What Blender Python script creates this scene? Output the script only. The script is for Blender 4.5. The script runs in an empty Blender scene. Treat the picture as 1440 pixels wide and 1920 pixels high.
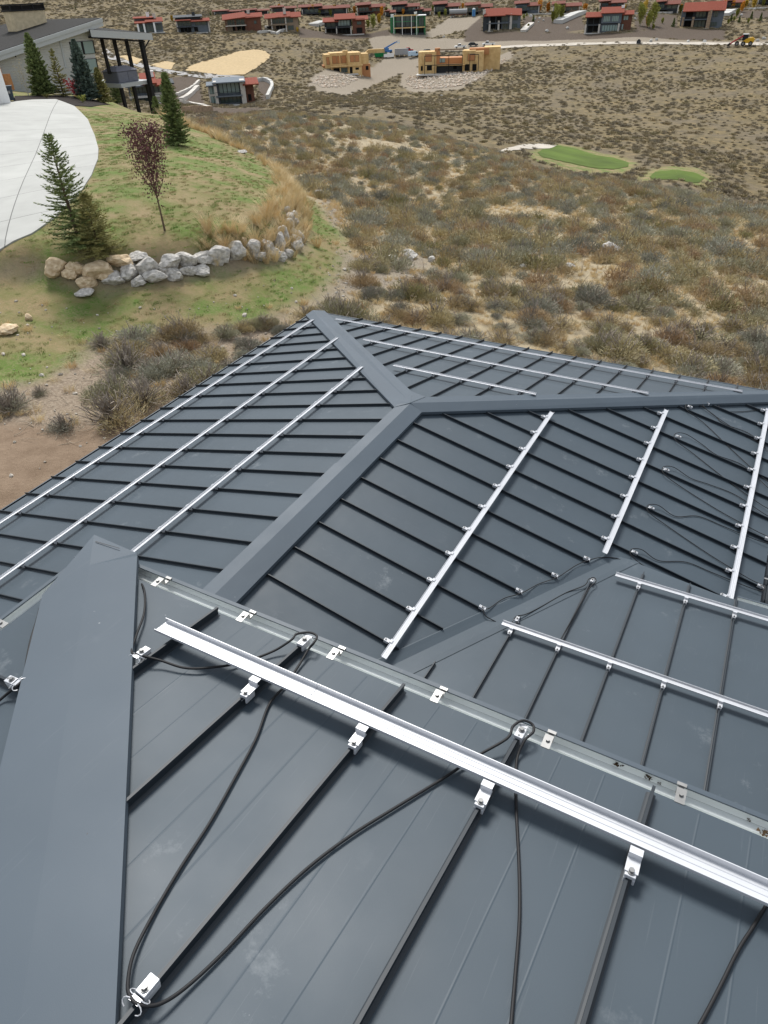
import bpy, bmesh, math, random
import numpy as np
from mathutils import Vector, Matrix, Euler

# ------------------------------------------------------------------ scene, camera, light
S = bpy.context.scene
C = S.collection
U = 0.41                                   # one roof pan (seam to seam), metres
CAM = np.array([8.346, -16.096, 9.700]) * U
YAW, PITCH, ROLL, FPX = 0.52608, 0.65387, -0.04733, 1280.0
fwd = np.array([-math.sin(YAW)*math.cos(PITCH), math.cos(YAW)*math.cos(PITCH), -math.sin(PITCH)])
rgt0 = np.array([math.cos(YAW), math.sin(YAW), 0.0]); up0 = np.cross(rgt0, fwd)
RGT = rgt0*math.cos(ROLL) + up0*math.sin(ROLL); UPV = -rgt0*math.sin(ROLL) + up0*math.cos(ROLL)
cd = bpy.data.cameras.new("camera"); cam = bpy.data.objects.new("camera", cd); C.objects.link(cam)
cd.sensor_fit = 'VERTICAL'; cd.sensor_height = 36.0; cd.lens = 36.0*FPX/1920.0
cd.clip_start = 0.05; cd.clip_end = 4000
M = Matrix.Identity(4)
for i in range(3):
    M[i][0] = RGT[i]; M[i][1] = UPV[i]; M[i][2] = -fwd[i]; M[i][3] = CAM[i]
cam.matrix_world = M
S.camera = cam
S.view_settings.view_transform = 'Standard'; S.view_settings.look = 'None'
S.view_settings.gamma = 1.0; S.view_settings.exposure = 0.80

SUN_AZ, SUN_EL = math.radians(-38), math.radians(52)     # azimuth from +Y towards +X
w = bpy.data.worlds.new("World"); S.world = w; w.use_nodes = True
nt = w.node_tree; bg = nt.nodes["Background"]
sky = nt.nodes.new("ShaderNodeTexSky"); sky.sky_type = 'NISHITA'; sky.sun_disc = False
sky.sun_elevation = SUN_EL; sky.sun_rotation = SUN_AZ; sky.dust_density = 4.0; sky.air_density = 1.0; sky.altitude = 2000
hs = nt.nodes.new("ShaderNodeHueSaturation"); hs.inputs['Saturation'].default_value = 0.32
nt.links.new(sky.outputs[0], hs.inputs['Color']); mxs = nt.nodes.new('ShaderNodeMix'); mxs.data_type = 'RGBA'; mxs.inputs[0].default_value = 0.45; mxs.inputs[7].default_value = (6.2, 6.7, 7.4, 1)
nt.links.new(hs.outputs[0], mxs.inputs[6]); nt.links.new(mxs.outputs[2], bg.inputs[0]); bg.inputs[1].default_value = 0.10
sl = bpy.data.lights.new("sun", 'SUN'); sl.energy = 2.8; sl.angle = math.radians(18); sl.color = (1.0, 0.97, 0.93)
so = bpy.data.objects.new("sun", sl); C.objects.link(so)
sd = Vector((math.sin(SUN_AZ)*math.cos(SUN_EL), math.cos(SUN_AZ)*math.cos(SUN_EL), math.sin(SUN_EL)))
so.rotation_euler = sd.to_track_quat('Z', 'Y').to_euler()
so.location = (0, 0, 60)

rnd = random.Random(7)
NR = np.random.default_rng(11)

# ------------------------------------------------------------------ helpers
def ray(px, py):
    return RGT*(px-720)/FPX + UPV*(960-py)/FPX + fwd
def depth(p):
    return float((np.array(p)-CAM) @ fwd)
def proj(p):
    d = np.array(p)-CAM; z = d @ fwd
    return 720+FPX*(d@RGT)/z, 960-FPX*(d@UPV)/z
def hitp(px, py, n, c):
    d = ray(px, py); t = (c - n@CAM)/(n@d); return CAM + t*d

def new_mat(name, col, rough=0.7, metal=0.0, noise=0.0, nscale=8.0, bump=0.0, bscale=40.0, col2=None, spec=0.15):
    m = bpy.data.materials.new(name); m.use_nodes = True
    nt = m.node_tree; b = nt.nodes["Principled BSDF"]
    b.inputs['Roughness'].default_value = rough; b.inputs['Metallic'].default_value = metal
    b.inputs['Specular IOR Level'].default_value = spec
    b.inputs['Base Color'].default_value = (*col, 1)
    tc = nt.nodes.new("ShaderNodeTexCoord")
    if noise > 0 or col2:
        n = nt.nodes.new("ShaderNodeTexNoise"); n.inputs['Scale'].default_value = nscale; n.inputs['Detail'].default_value = 6
        nt.links.new(tc.outputs['Object'], n.inputs['Vector'])
        r = nt.nodes.new("ShaderNodeValToRGB"); r.color_ramp.elements[0].position = 0.3; r.color_ramp.elements[1].position = 0.7
        c2 = col2 if col2 else tuple(min(1, c*(1+noise)) for c in col)
        c1 = col if col2 else tuple(c*(1-noise) for c in col)
        r.color_ramp.elements[0].color = (*c1, 1); r.color_ramp.elements[1].color = (*c2, 1)
        nt.links.new(n.outputs['Fac'], r.inputs[0]); nt.links.new(r.outputs[0], b.inputs['Base Color'])
    if bump > 0:
        n2 = nt.nodes.new("ShaderNodeTexNoise"); n2.inputs['Scale'].default_value = bscale; n2.inputs['Detail'].default_value = 4
        nt.links.new(tc.outputs['Object'], n2.inputs['Vector'])
        bp = nt.nodes.new("ShaderNodeBump"); bp.inputs['Strength'].default_value = bump; bp.inputs['Distance'].default_value = 0.01
        nt.links.new(n2.outputs['Fac'], bp.inputs['Height']); nt.links.new(bp.outputs[0], b.inputs['Normal'])
    return m

class MB:
    def __init__(self): self.v = []; self.f = []; self.mi = []; self.m = 0
    def face(self, pts):
        i = len(self.v); self.v += [tuple(p) for p in pts]; self.f.append(tuple(range(i, i+len(pts)))); self.mi.append(self.m)
    def box(self, x0, x1, y0, y1, z0, z1, fr=None):
        P = [(x, y, z) for z in (z0, z1) for y in (y0, y1) for x in (x0, x1)]
        if fr is not None: P = [fr @ Vector(p) for p in P]
        i = len(self.v); self.v += [tuple(p) for p in P]
        for q in ((0,2,3,1),(4,5,7,6),(0,1,5,4),(2,6,7,3),(0,4,6,2),(1,3,7,5)):
            self.f.append(tuple(i+a for a in q)); self.mi.append(self.m)
        return self
    def prism(self, poly, dz):                     # poly: top 3d points (ccw from above), extruded by vector dz
        n = len(poly); i = len(self.v); dz = Vector(dz)
        self.v += [tuple(p) for p in poly] + [tuple(Vector(p)+dz) for p in poly]
        self.f.append(tuple(range(i, i+n))); self.f.append(tuple(range(i+2*n-1, i+n-1, -1)))
        self.mi += [self.m]*2
        for k in range(n):
            a, b = i+k, i+(k+1) % n
            self.f.append((a, a+n, b+n, b)); self.mi.append(self.m)
        return self
    def extrude_profile(self, prof, fr, L):        # prof: closed list of (y,z) in frame fr, extruded along frame x by L
        n = len(prof); i = len(self.v)
        for x in (0, L): self.v += [tuple(fr @ Vector((x, y, z))) for y, z in prof]
        for k in range(n):
            a, b = i+k, i+(k+1) % n
            self.f.append((a, b, b+n, a+n)); self.mi.append(self.m)
        self.f.append(tuple(range(i+n-1, i-1, -1))); self.f.append(tuple(range(i+n, i+2*n))); self.mi += [self.m]*2
        return self
    def tube(self, pts, r, n=6, r1=None, cap=True):
        pts = [Vector(p) for p in pts]; i0 = len(self.v); N = len(pts)
        prev = None
        for k, p in enumerate(pts):
            t = (pts[min(k+1, N-1)] - pts[max(k-1, 0)]).normalized()
            if prev is None:
                a = t.orthogonal().normalized()
            else:
                a = (prev - t*prev.dot(t)).normalized()
            prev = a; b = t.cross(a)
            rr = r if r1 is None else r+(r1-r)*k/max(1, N-1)
            for j in range(n):
                an = 2*math.pi*j/n; self.v.append(tuple(p+(a*math.cos(an)+b*math.sin(an))*rr))
        for k in range(N-1):
            for j in range(n):
                a = i0+k*n+j; b = i0+k*n+(j+1) % n
                self.f.append((a, b, b+n, a+n)); self.mi.append(self.m)
        if cap:
            self.f.append(tuple(i0+j for j in range(n-1, -1, -1))); self.f.append(tuple(i0+(N-1)*n+j for j in range(n))); self.mi += [self.m]*2
        return self
    def mesh(self, name, smooth=False):
        me = bpy.data.meshes.new(name); me.from_pydata(self.v, [], self.f)
        me.polygons.foreach_set('material_index', self.mi)
        if smooth: me.polygons.foreach_set('use_smooth', [True]*len(self.f))
        me.update(); return me

def link(name, me, mats, parent=None, loc=(0,0,0), rot=(0,0,0), scale=None):
    if isinstance(me, MB): me = me.mesh(name)
    if mats is not None and not me.materials:
        for m in (mats if isinstance(mats, (list, tuple)) else [mats]): me.materials.append(m)
    o = bpy.data.objects.new(name, me); C.objects.link(o); o.parent = parent
    o.location = loc; o.rotation_euler = rot
    if scale is not None: o.scale = scale
    return o
def tag(o, label=None, cat=None, group=None, kind=None):
    if label: o['label'] = label
    if cat: o['category'] = cat
    if group: o['group'] = group
    if kind: o['kind'] = kind
    return o
def thing(name, label, cat, loc=(0,0,0), rz=0.0, group=None):
    o = bpy.data.objects.new(name, None); C.objects.link(o); o.empty_display_size = 0.2
    o.location = loc; o.rotation_euler = (0, 0, rz); tag(o, label, cat, group); return o
def frame(o, ex, ey, ez):
    m = Matrix.Identity(4)
    for i in range(3): m[i][0] = ex[i]; m[i][1] = ey[i]; m[i][2] = ez[i]; m[i][3] = o[i]
    return m
def spline(P, n=10):
    P = [Vector(p) for p in P]; P = [P[0]*2-P[1]] + P + [P[-1]*2-P[-2]]; out = []
    for i in range(1, len(P)-2):
        for k in range(n):
            t = k/n; a, b, c, d = P[i-1], P[i], P[i+1], P[i+2]
            out.append(0.5*((2*b)+(c-a)*t+(2*a-5*b+4*c-d)*t*t+(3*b-a-3*c+d)*t**3))
    out.append(P[-2]); return out

# ------------------------------------------------------------------ terrain as a height function
def azr(px, py):
    d = ray(px, py); h = math.hypot(d[0], d[1]); return math.atan2(-d[0], d[1]), d[2]/h
ctrl = []
def cz(px, py, z):                                  # visible ground at this direction, z below the camera
    a, t = azr(px, py); ctrl.append((a, z/t, z))
def cr(px, py, R):
    a, t = azr(px, py); ctrl.append((a, R, R*t))
def ch(px, R, z, py=200):
    a, t = azr(px, py); ctrl.append((a, R, z))
for p in [(0,900,-7.6),(100,700,-7.7),(0,600,-7.3),(300,650,-7.9),(450,600,-8.1),(200,565,-7.5),(640,500,-8.4),(600,400,-8.3),
          (60,480,-6.6),(200,470,-6.6),(380,450,-6.8),(500,420,-7.0),(450,330,-7.0),(330,260,-6.6),(0,400,-6.2),(0,300,-6.1),(150,250,-6.15),
          (720,560,-8.6),(960,560,-9.4),(1200,600,-10.2),(1440,690,-10.6),(1440,560,-11.2)]: cz(*p)
for p in [(720,400,42),(960,400,45),(1200,400,50),(1440,450,46),(720,300,62),(960,320,65),(1200,350,74),(1440,400,66),(720,237,95),(500,213,88),(940,292,86),
          (600,300,58),(480,260,62),(420,232,66),
          (1440,380,140),(1440,300,190),(1440,200,260),(1440,110,340),(1440,85,378),(1440,50,430),(1440,10,520),
          (1200,330,135),(1200,300,160),(1200,250,205),(1200,200,260),(1200,120,345),(1200,85,383),(1200,60,410),(1200,18,480),
          (960,272,150),(960,240,190),(960,200,235),(960,150,320),(960,110,368),(960,60,430),(960,20,490),
          (720,215,170),(720,190,225),(720,140,360),(720,100,400),(720,60,440),(720,20,500),
          (480,195,205),(440,200,238),(480,150,300),(480,100,370),(480,60,420),(480,20,480),
          (250,215,76),(290,196,190),(240,150,275),(240,125,320),(240,60,420),(240,20,480),
          (0,200,62),(0,168,80),(60,178,76),(110,177,80),(190,185,82),(150,181,82),(0,60,400),(0,20,480),(1100,295,158),(1270,332,132)]: cr(*p)
for p in [(1440,100,-25.5),(1200,102,-24.5),(960,112,-22.5),(720,125,-20.5),(480,122,-17.5),(240,112,-16.0),(0,115,-10.5),(110,115,-13),(0,250,-15),
          (1440,680,4),(1200,680,5),(960,680,6),(720,680,8),(480,680,10),(240,680,13),(0,680,16),(1440,950,60),(960,950,62),(480,950,66),(0,950,70)]: ch(*p)
for a in np.radians([80, 100, 130, 160, 180, 200, 230, 260, 290, 320, 340]):
    ctrl.append((a, 20, -7.6 if a < 3 else -9.5)); ctrl.append((a, 120, -6 if a < 3.6 else -22)); ctrl.append((a, 700, 25))
for a in np.radians(range(0, 360, 40)): ctrl.append((a, 7, -7.9))
ctrl = np.array(ctrl)
def emb(a, R):
    q = np.log1p(R/6.0); return np.stack([q*np.sin(a), q*np.cos(a)], -1)
CP = emb(ctrl[:, 0], ctrl[:, 1]); CZ = ctrl[:, 2]
def tk(d2): return 0.5*d2*np.log(d2+1e-9)
n = len(CP); K = tk(((CP[:, None]-CP[None])**2).sum(-1)) + 0.0015*np.eye(n)
Pm = np.hstack([np.ones((n, 1)), CP])
A = np.block([[K, Pm], [Pm.T, np.zeros((3, 3))]])
W = np.linalg.solve(A, np.concatenate([CZ, np.zeros(3)]))
def base_z(x, y):
    x = np.asarray(x, float); y = np.asarray(y, float); sh = x.shape
    dx = x.ravel()-CAM[0]; dy = y.ravel()-CAM[1]; R = np.hypot(dx, dy); a = np.arctan2(-dx, dy)
    E_ = emb(a, R); out = np.empty(len(R))
    for s in range(0, len(R), 40000):
        e = E_[s:s+40000]
        out[s:s+40000] = tk(((e[:, None]-CP[None])**2).sum(-1)) @ W[:n] + W[n] + e @ W[n+1:]
    return (out + CAM[2]).reshape(sh)
_TB = np.random.default_rng(3).random((256, 256))
def vnoise(x, y):
    xi = np.floor(x).astype(int); yi = np.floor(y).astype(int); fx = x-xi; fy = y-yi
    fx = fx*fx*(3-2*fx); fy = fy*fy*(3-2*fy)
    g = lambda i, j: _TB[(xi+i) % 256, (yi+j) % 256]
    return (g(0,0)*(1-fx)+g(1,0)*fx)*(1-fy)+(g(0,1)*(1-fx)+g(1,1)*fx)*fy
def fbm(x, y, o=4):
    s = 0; a = 0.5
    for k in range(o): s = s+a*(vnoise(x*2**k+17*k, y*2**k+5*k)-0.5); a *= 0.5
    return s
def march(px, py, zf, tmin=6.0, tmax=900.0, N=700):
    d = ray(px, py); h = math.hypot(d[0], d[1]); t = np.exp(np.linspace(math.log(tmin), math.log(tmax), N))/h
    P = CAM[None]+t[:, None]*d[None]; dz = P[:, 2]-zf(P[:, 0], P[:, 1])
    k = np.argmax(dz < 0)
    if dz[k] >= 0: return P[-1]
    if k == 0: return P[0]
    f = dz[k-1]/(dz[k-1]-dz[k]); return P[k-1]+(P[k]-P[k-1])*f
def seg_dist(x, y, poly, closed=True):
    d = np.full(np.shape(x), 1e9); m = len(poly)
    for i in range(m if closed else m-1):
        a = poly[i]; b = poly[(i+1) % m]; ux, uy = b[0]-a[0], b[1]-a[1]; L2 = ux*ux+uy*uy+1e-12
        t = np.clip(((x-a[0])*ux+(y-a[1])*uy)/L2, 0, 1)
        d = np.minimum(d, np.hypot(x-a[0]-t*ux, y-a[1]-t*uy))
    return d
def inside(x, y, poly):
    r = np.zeros(np.shape(x), bool); m = len(poly)
    for i in range(m):
        a = poly[i]; b = poly[(i+1) % m]
        if a[1] == b[1]: continue
        c = ((a[1] > y) != (b[1] > y)) & (x < (b[0]-a[0])*(y-a[1])/(b[1]-a[1])+a[0]); r ^= c
    return r
def sdist(x, y, poly):
    d = seg_dist(x, y, poly); return np.where(inside(x, y, poly), d, -d)
edge_px = [(60,492),(100,500),(150,505),(200,500),(300,490),(400,478),(480,464),(520,448),(545,420),(556,390),(540,345),(500,310),(440,285),(400,262),(365,250),(330,235),(300,218),(255,205)]
TE = [march(px, py, base_z)[:2] for px, py in edge_px]
TE = [(p[0], p[1]) for p in TE]
TPOLY = TE + [(TE[-1][0]-30, TE[-1][1]+20), (TE[-1][0]-80, TE[-1][1]-20), (TE[0][0]-30, TE[0][1]-25)]
STEP = 0.42
def H(x, y):
    x = np.asarray(x, float); y = np.asarray(y, float)
    z = base_z(x, y); R = np.hypot(x-CAM[0], y-CAM[1])
    d = sdist(x, y, TPOLY); e = seg_dist(x, y, TE, False)
    z = z + np.where(R < 110, STEP*np.tanh(d/0.35)*np.exp(-e/5.0)*np.clip((110-R)/30, 0, 1), 0)
    calm = 1-0.9*np.clip(d/1.5, 0, 1)
    z = z + calm*(0.35*fbm(x/3.1, y/3.1, 3)*np.clip(R/30, 0.3, 1) + 0.9*fbm(x/17, y/17, 2)*np.clip((R-25)/60, 0, 1)) + 6*fbm(x/90, y/90, 3)*np.clip((R-420)/150, 0, 1)
    return z
def gp(px, py, tmin=6.0): return march(px, py, H, tmin)
def h1(x, y): return float(H(np.array([x]), np.array([y]))[0])

def rag(pts, amp=1.3, n=4):
    r = random.Random(len(pts)); o = []
    for i in range(len(pts)):
        a, b = pts[i], pts[(i+1) % len(pts)]
        for k in range(n): t = k/n; o.append((a[0]+(b[0]-a[0])*t+r.uniform(-amp, amp), a[1]+(b[1]-a[1])*t+r.uniform(-amp*.6, amp*.6)))
    return o
def wpoly(pts, tmin=6.0):
    return [tuple(gp(px, py, tmin)[:2]) for px, py in pts]
FAR = 130.0
Z = {}   # zones: name -> world polygon
Z['drive'] = wpoly([(-160,560),(0,471),(60,440),(110,405),(150,365),(172,330),(184,300),(185,280),(178,255),(165,225),(140,200),(105,187),(60,188),(0,196),(-160,215)])
Z['mulch_a'] = wpoly([(25,194),(28,181),(60,180),(110,179),(150,183),(185,189),(205,197),(172,201),(140,199),(105,186.5),(60,187.5)])
Z['lawn'] = TPOLY
Z['lawn_low'] = wpoly([(-60,520),(80,505),(200,548),(300,530),(420,515),(520,495),(575,465),(572,430),(550,380),(520,330),(560,345),(610,400),(645,440),(670,500),(600,560),(520,590),(430,620),(340,615),(280,625),(170,650),(90,710),(-60,740)])
Z['dirt'] = wpoly([(-80,1000),(-80,800),(0,800),(120,800),(200,790),(300,760),(330,790),(200,880),(60,980)])
Z['soil'] = wpoly([(-60,1000),(-60,700),(60,690),(160,620),(330,600),(480,590),(560,575),(520,640),(350,800),(100,950)])
Z['gravel'] = wpoly([(640,470),(690,490),(720,478),(760,470),(810,490),(800,520),(720,545),(650,555),(600,585),(575,585),(620,540),(640,510)])
Z['gravel_b'] = wpoly([(600,380),(612,372),(632,385),(640,420),(628,425)])
Z['pathgap'] = wpoly([(100,830),(60,760),(90,720),(160,700),(150,760),(140,800)])
Z['green_a'] = wpoly(rag([(1008,286),(1020,279),(1045,273),(1085,280),(1110,290),(1150,296),(1178,305),(1178,313),(1150,318),(1110,315),(1070,306),(1040,300),(1015,294)], .7, 3), FAR)
Z['green_b'] = wpoly(rag([(1218,332),(1228,323),(1260,319),(1300,323),(1322,333),(1310,343),(1270,346),(1232,341)], .6, 3), FAR)
Z['rough_a'] = wpoly([(985,290),(1010,276),(1045,268),(1090,276),(1160,292),(1195,305),(1180,325),(1120,325),(1060,318),(1000,300)], FAR)
Z['rough_b'] = wpoly([(1195,345),(1205,325),(1250,312),(1310,316),(1340,335),(1330,360),(1270,368),(1210,358)], FAR)
Z['path'] = wpoly([(900,294),(925,287),(955,277),(985,271),(1020,270),(1044,273),(1030,279),(985,279),(960,283),(935,292),(912,297)], FAR)
Z['pad_a'] = wpoly(rag([(575,160),(590,140),(612,130),(700,125),(720,108),(770,104),(800,112),(790,125),(750,140),(720,150),(690,165),(650,180),(600,172)], 2.5), FAR)
Z['pad_b'] = wpoly([(750,160),(752,140),(775,128),(800,122),(930,108),(955,96),(968,98),(960,108),(925,130),(890,155),(850,170),(790,174),(765,170)], FAR)
Z['rip_a'] = wpoly([(583,155),(600,142),(640,140),(680,142),(660,155),(640,164),(600,164)], FAR)
Z['rip_b'] = wpoly([(758,155),(765,142),(800,139),(900,136),(945,112),(958,100),(950,108),(912,140),(880,158),(820,167),(775,166)], FAR)
Z['works'] = wpoly([(690,72),(730,62),(790,64),(830,50),(870,32),(900,30),(905,34),(895,50),(830,66),(800,72),(1000,70),(1440,76),(1600,74),(1600,84),(1440,80),(1000,84),(930,90),(900,94),(770,100),(720,104),(700,95)], FAR)
Z['works2'] = wpoly([(795,62),(845,32),(905,30),(890,40),(830,64)], FAR)
Z['darksoil_a'] = wpoly([(320,145),(370,143),(378,170),(385,198),(330,190)], FAR)
Z['darksoil_b'] = wpoly([(380,200),(400,200),(480,203),(508,175),(512,155),(480,150),(500,200),(480,212),(390,210)], FAR)
Z['darksoil_c'] = wpoly([(560,50),(610,60),(700,62),(730,55),(735,66),(700,70),(600,72),(560,70)], FAR)
Z['darksoil_d'] = wpoly([(870,60),(905,30),(905,60),(980,60),(1100,62),(1180,62),(1270,52),(1360,55),(1360,75),(870,78)], FAR)
Z['darksoil_e'] = wpoly([(980,30),(1090,30),(1100,55),(1040,62),(980,58)], FAR)
Z['darksoil_f'] = wpoly([(1190,28),(1270,28),(1270,55),(1190,58)], FAR)
Z['darksoil_g'] = wpoly([(1360,18),(1500,18),(1500,30),(1400,34),(1360,30)], FAR)

def zmask(x, y, name, feather):
    d = sdist(x, y, Z[name]); return np.clip(0.5+d/feather, 0, 1)

# polar grid round the camera
az = np.concatenate([np.radians(np.arange(-24, 74, 0.16)), np.radians(np.arange(74, 336, 3.0))])
rr = np.exp(np.linspace(math.log(3.0), math.log(1300), 560))
AA, RR = np.meshgrid(az, rr, indexing='ij')
X = CAM[0]-RR*np.sin(AA); Y = CAM[1]+RR*np.cos(AA); ZZ = H(X, Y)
na, nr = X.shape
verts = np.stack([X, Y, ZZ], -1).reshape(-1, 3)
ii = np.arange(na)[:, None]*nr + np.arange(nr-1)[None]; jj = ((np.arange(na)+1) % na)[:, None]*nr+np.arange(nr-1)[None]
faces = np.stack([ii, ii+1, jj+1, jj], -1).reshape(-1, 4)[:, ::-1]
me = bpy.data.meshes.new("ground")
me.vertices.add(len(verts)); me.vertices.foreach_set('co', verts.ravel())
me.loops.add(faces.size); me.loops.foreach_set('vertex_index', faces.ravel().astype(np.int32))
me.polygons.add(len(faces)); me.polygons.foreach_set('loop_start', np.arange(0, faces.size, 4, dtype=np.int32))
me.polygons.foreach_set('loop_total', np.full(len(faces), 4, dtype=np.int32)); me.polygons.foreach_set('use_smooth', np.ones(len(faces), bool))
me.update(calc_edges=True)
xf, yf = X.ravel(), Y.ravel(); RF = RR.ravel(); near = RF < 120; far = RF > 110
def m_near(nm, fe):
    o = np.zeros(len(xf)); o[near] = zmask(xf[near], yf[near], nm, fe); return o
def m_far(nm, fe):
    o = np.zeros(len(xf)); o[far] = zmask(xf[far], yf[far], nm, fe); return o
lawn = np.maximum(m_near('lawn', 1.5), m_near('lawn_low', 3.0)); lawnf = np.maximum(m_far('rough_a', 6), m_far('rough_b', 6))
dirt = m_near('dirt', 2.0); soil = m_near('soil', 2.5); grav = np.maximum(m_near('gravel', 3.0), m_near('gravel_b', 2.0))
for k in ('pad_a', 'pad_b', 'works', 'works2'): grav = np.maximum(grav, m_far(k, 4))
dark = np.zeros(len(xf))
for k in 'abcdefg': dark = np.maximum(dark, m_far('darksoil_'+k, 4))
bank = np.clip(1-seg_dist(xf, yf, TE, False)/1.2, 0, 1)*near
def attr(name, arr):
    a = me.attributes.new(name, 'FLOAT', 'POINT'); a.data.foreach_set('value', arr.astype(np.float32))
attr('lawn', np.maximum(lawn, lawnf)); attr('dirt', dirt); attr('soil', np.maximum(soil, bank*0.7)); attr('gravel', grav); attr('dark', dark)
attr('far', np.clip((RF-95)/40, 0, 1))

def ground_material():
    m = bpy.data.materials.new("ground_mix"); m.use_nodes = True; nt = m.node_tree; N = nt.nodes; Lk = nt.links
    b = N["Principled BSDF"]; b.inputs['Roughness'].default_value = 0.95; b.inputs['Specular IOR Level'].default_value = 0.1
    tc = N.new("ShaderNodeTexCoord")
    def noise(sc, det=6, rough=0.6):
        n = N.new("ShaderNodeTexNoise"); n.inputs['Scale'].default_value = sc; n.inputs['Detail'].default_value = det; n.inputs['Roughness'].default_value = rough
        Lk.new(tc.outputs['Object'], n.inputs['Vector']); return n.outputs['Fac']
    def ramp(f, stops):
        r = N.new("ShaderNodeValToRGB"); e = r.color_ramp.elements
        while len(e) < len(stops): e.new(0.5)
        for i, (p, c) in enumerate(stops): e[i].position = p; e[i].color = (*c, 1)
        Lk.new(f, r.inputs[0]); return r.outputs[0]
    def mix(f, a, bb):
        x = N.new("ShaderNodeMix"); x.data_type = 'RGBA'; Lk.new(f, x.inputs[0]); Lk.new(a, x.inputs[6]); Lk.new(bb, x.inputs[7]); return x.outputs[2]
    def att(nm, nz, lo=0.35, hi=0.65, amp=0.6):
        a = N.new("ShaderNodeAttribute"); a.attribute_name = nm
        m1 = N.new("ShaderNodeMath"); m1.operation = 'MULTIPLY_ADD'; Lk.new(nz, m1.inputs[0]); m1.inputs[1].default_value = amp; m1.inputs[2].default_value = -amp/2
        m2 = N.new("ShaderNodeMath"); m2.operation = 'ADD'; Lk.new(a.outputs['Fac'], m2.inputs[0]); Lk.new(m1.outputs[0], m2.inputs[1])
        mr = N.new("ShaderNodeMapRange"); mr.inputs[1].default_value = lo; mr.inputs[2].default_value = hi; Lk.new(m2.outputs[0], mr.inputs[0]); return mr.outputs[0]
    n1 = noise(1.7, 8, 0.75); n2 = noise(0.09, 5); n3 = noise(14, 6, 0.8); n4 = noise(0.55, 5)
    near_c = ramp(n1, [(0.28, (0.13,0.108,0.075)), (0.45, (0.29,0.24,0.16)), (0.60, (0.36,0.30,0.20)), (0.75, (0.43,0.365,0.26))])
    far_c = ramp(n4, [(0.30, (0.10,0.082,0.048)), (0.50, (0.145,0.115,0.062)), (0.70, (0.23,0.17,0.088))])
    far_d = ramp(n4, [(0.30, (0.095,0.08,0.055)), (0.70, (0.175,0.14,0.09))])
    far_m = mix(ramp(n2, [(0.42, (0,0,0)), (0.62, (1,1,1))]), far_c, far_d)
    base = mix(att('far', n1, 0.2, 0.8, 0.2), near_c, far_m)
    soil_c = ramp(n3, [(0.25, (0.11,0.085,0.06)), (0.5, (0.24,0.19,0.14)), (0.75, (0.42,0.36,0.28))])
    base = mix(att('soil', n1), base, soil_c)
    dirt_c = ramp(n1, [(0.3, (0.15,0.105,0.07)), (0.7, (0.25,0.185,0.13))])
    base = mix(att('dirt', n4), base, dirt_c)
    grass_c = ramp(n4, [(0.40, (0.27,0.195,0.11)), (0.50, (0.17,0.155,0.06)), (0.60, (0.070,0.150,0.018))])
    grass_f = mix(ramp(n3, [(0.35, (0,0,0)), (0.65, (1,1,1))]), grass_c, ramp(n1, [(0.3, (0.11,0.13,0.04)), (0.7, (0.27,0.22,0.13))]))
    base = mix(att('lawn', n1), base, grass_f)
    grav_c = ramp(n3, [(0.2, (0.09,0.075,0.055)), (0.5, (0.22,0.185,0.14)), (0.8, (0.45,0.40,0.33))])
    base = mix(att('gravel', n1), base, grav_c)
    dark_c = ramp(n1, [(0.3, (0.055,0.042,0.032)), (0.7, (0.115,0.088,0.066))])
    base = mix(att('dark', n4), base, dark_c)
    Lk.new(base, b.inputs['Base Color'])
    bp = N.new("ShaderNodeBump"); bp.inputs['Strength'].default_value = 0.6; bp.inputs['Distance'].default_value = 0.08
    Lk.new(n3, bp.inputs['Height']); Lk.new(bp.outputs[0], b.inputs['Normal'])
    return m
me.materials.append(ground_material())
g = bpy.data.objects.new("ground", me); C.objects.link(g); tag(g, kind='structure')

def drape(name, poly, off, mat, cell, thick=0.0):
    bm = bmesh.new(); vs = [bm.verts.new((x, y, 0)) for x, y in poly]; bm.faces.new(vs)
    xs = [p[0] for p in poly]; ys = [p[1] for p in poly]
    for k, (lo, hi) in enumerate(((min(xs), max(xs)), (min(ys), max(ys)))):
        c = math.floor(lo/cell)*cell+cell
        while c < hi:
            co = (c, 0, 0) if k == 0 else (0, c, 0); no = (1, 0, 0) if k == 0 else (0, 1, 0)
            bmesh.ops.bisect_plane(bm, geom=bm.verts[:]+bm.edges[:]+bm.faces[:], plane_co=co, plane_no=no); c += cell
    bmesh.ops.triangulate(bm, faces=bm.faces[:])
    a = np.array([(v.co.x, v.co.y) for v in bm.verts]); z = H(a[:, 0], a[:, 1])+off
    for v, q in zip(bm.verts, z): v.co.z = q
    if thick > 0:
        bound = [e for e in bm.edges if e.is_boundary]
        ex = bmesh.ops.extrude_edge_only(bm, edges=bound)
        for v in ex['geom']:
            if isinstance(v, bmesh.types.BMVert): v.co.z -= thick
    bmesh.ops.recalc_face_normals(bm, faces=bm.faces[:])
    if bm.faces and sum(f.normal.z for f in bm.faces) < 0: bmesh.ops.reverse_faces(bm, faces=bm.faces[:])
    m = bpy.data.meshes.new(name); bm.to_mesh(m); bm.free(); return link(name, m, mat)

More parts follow.
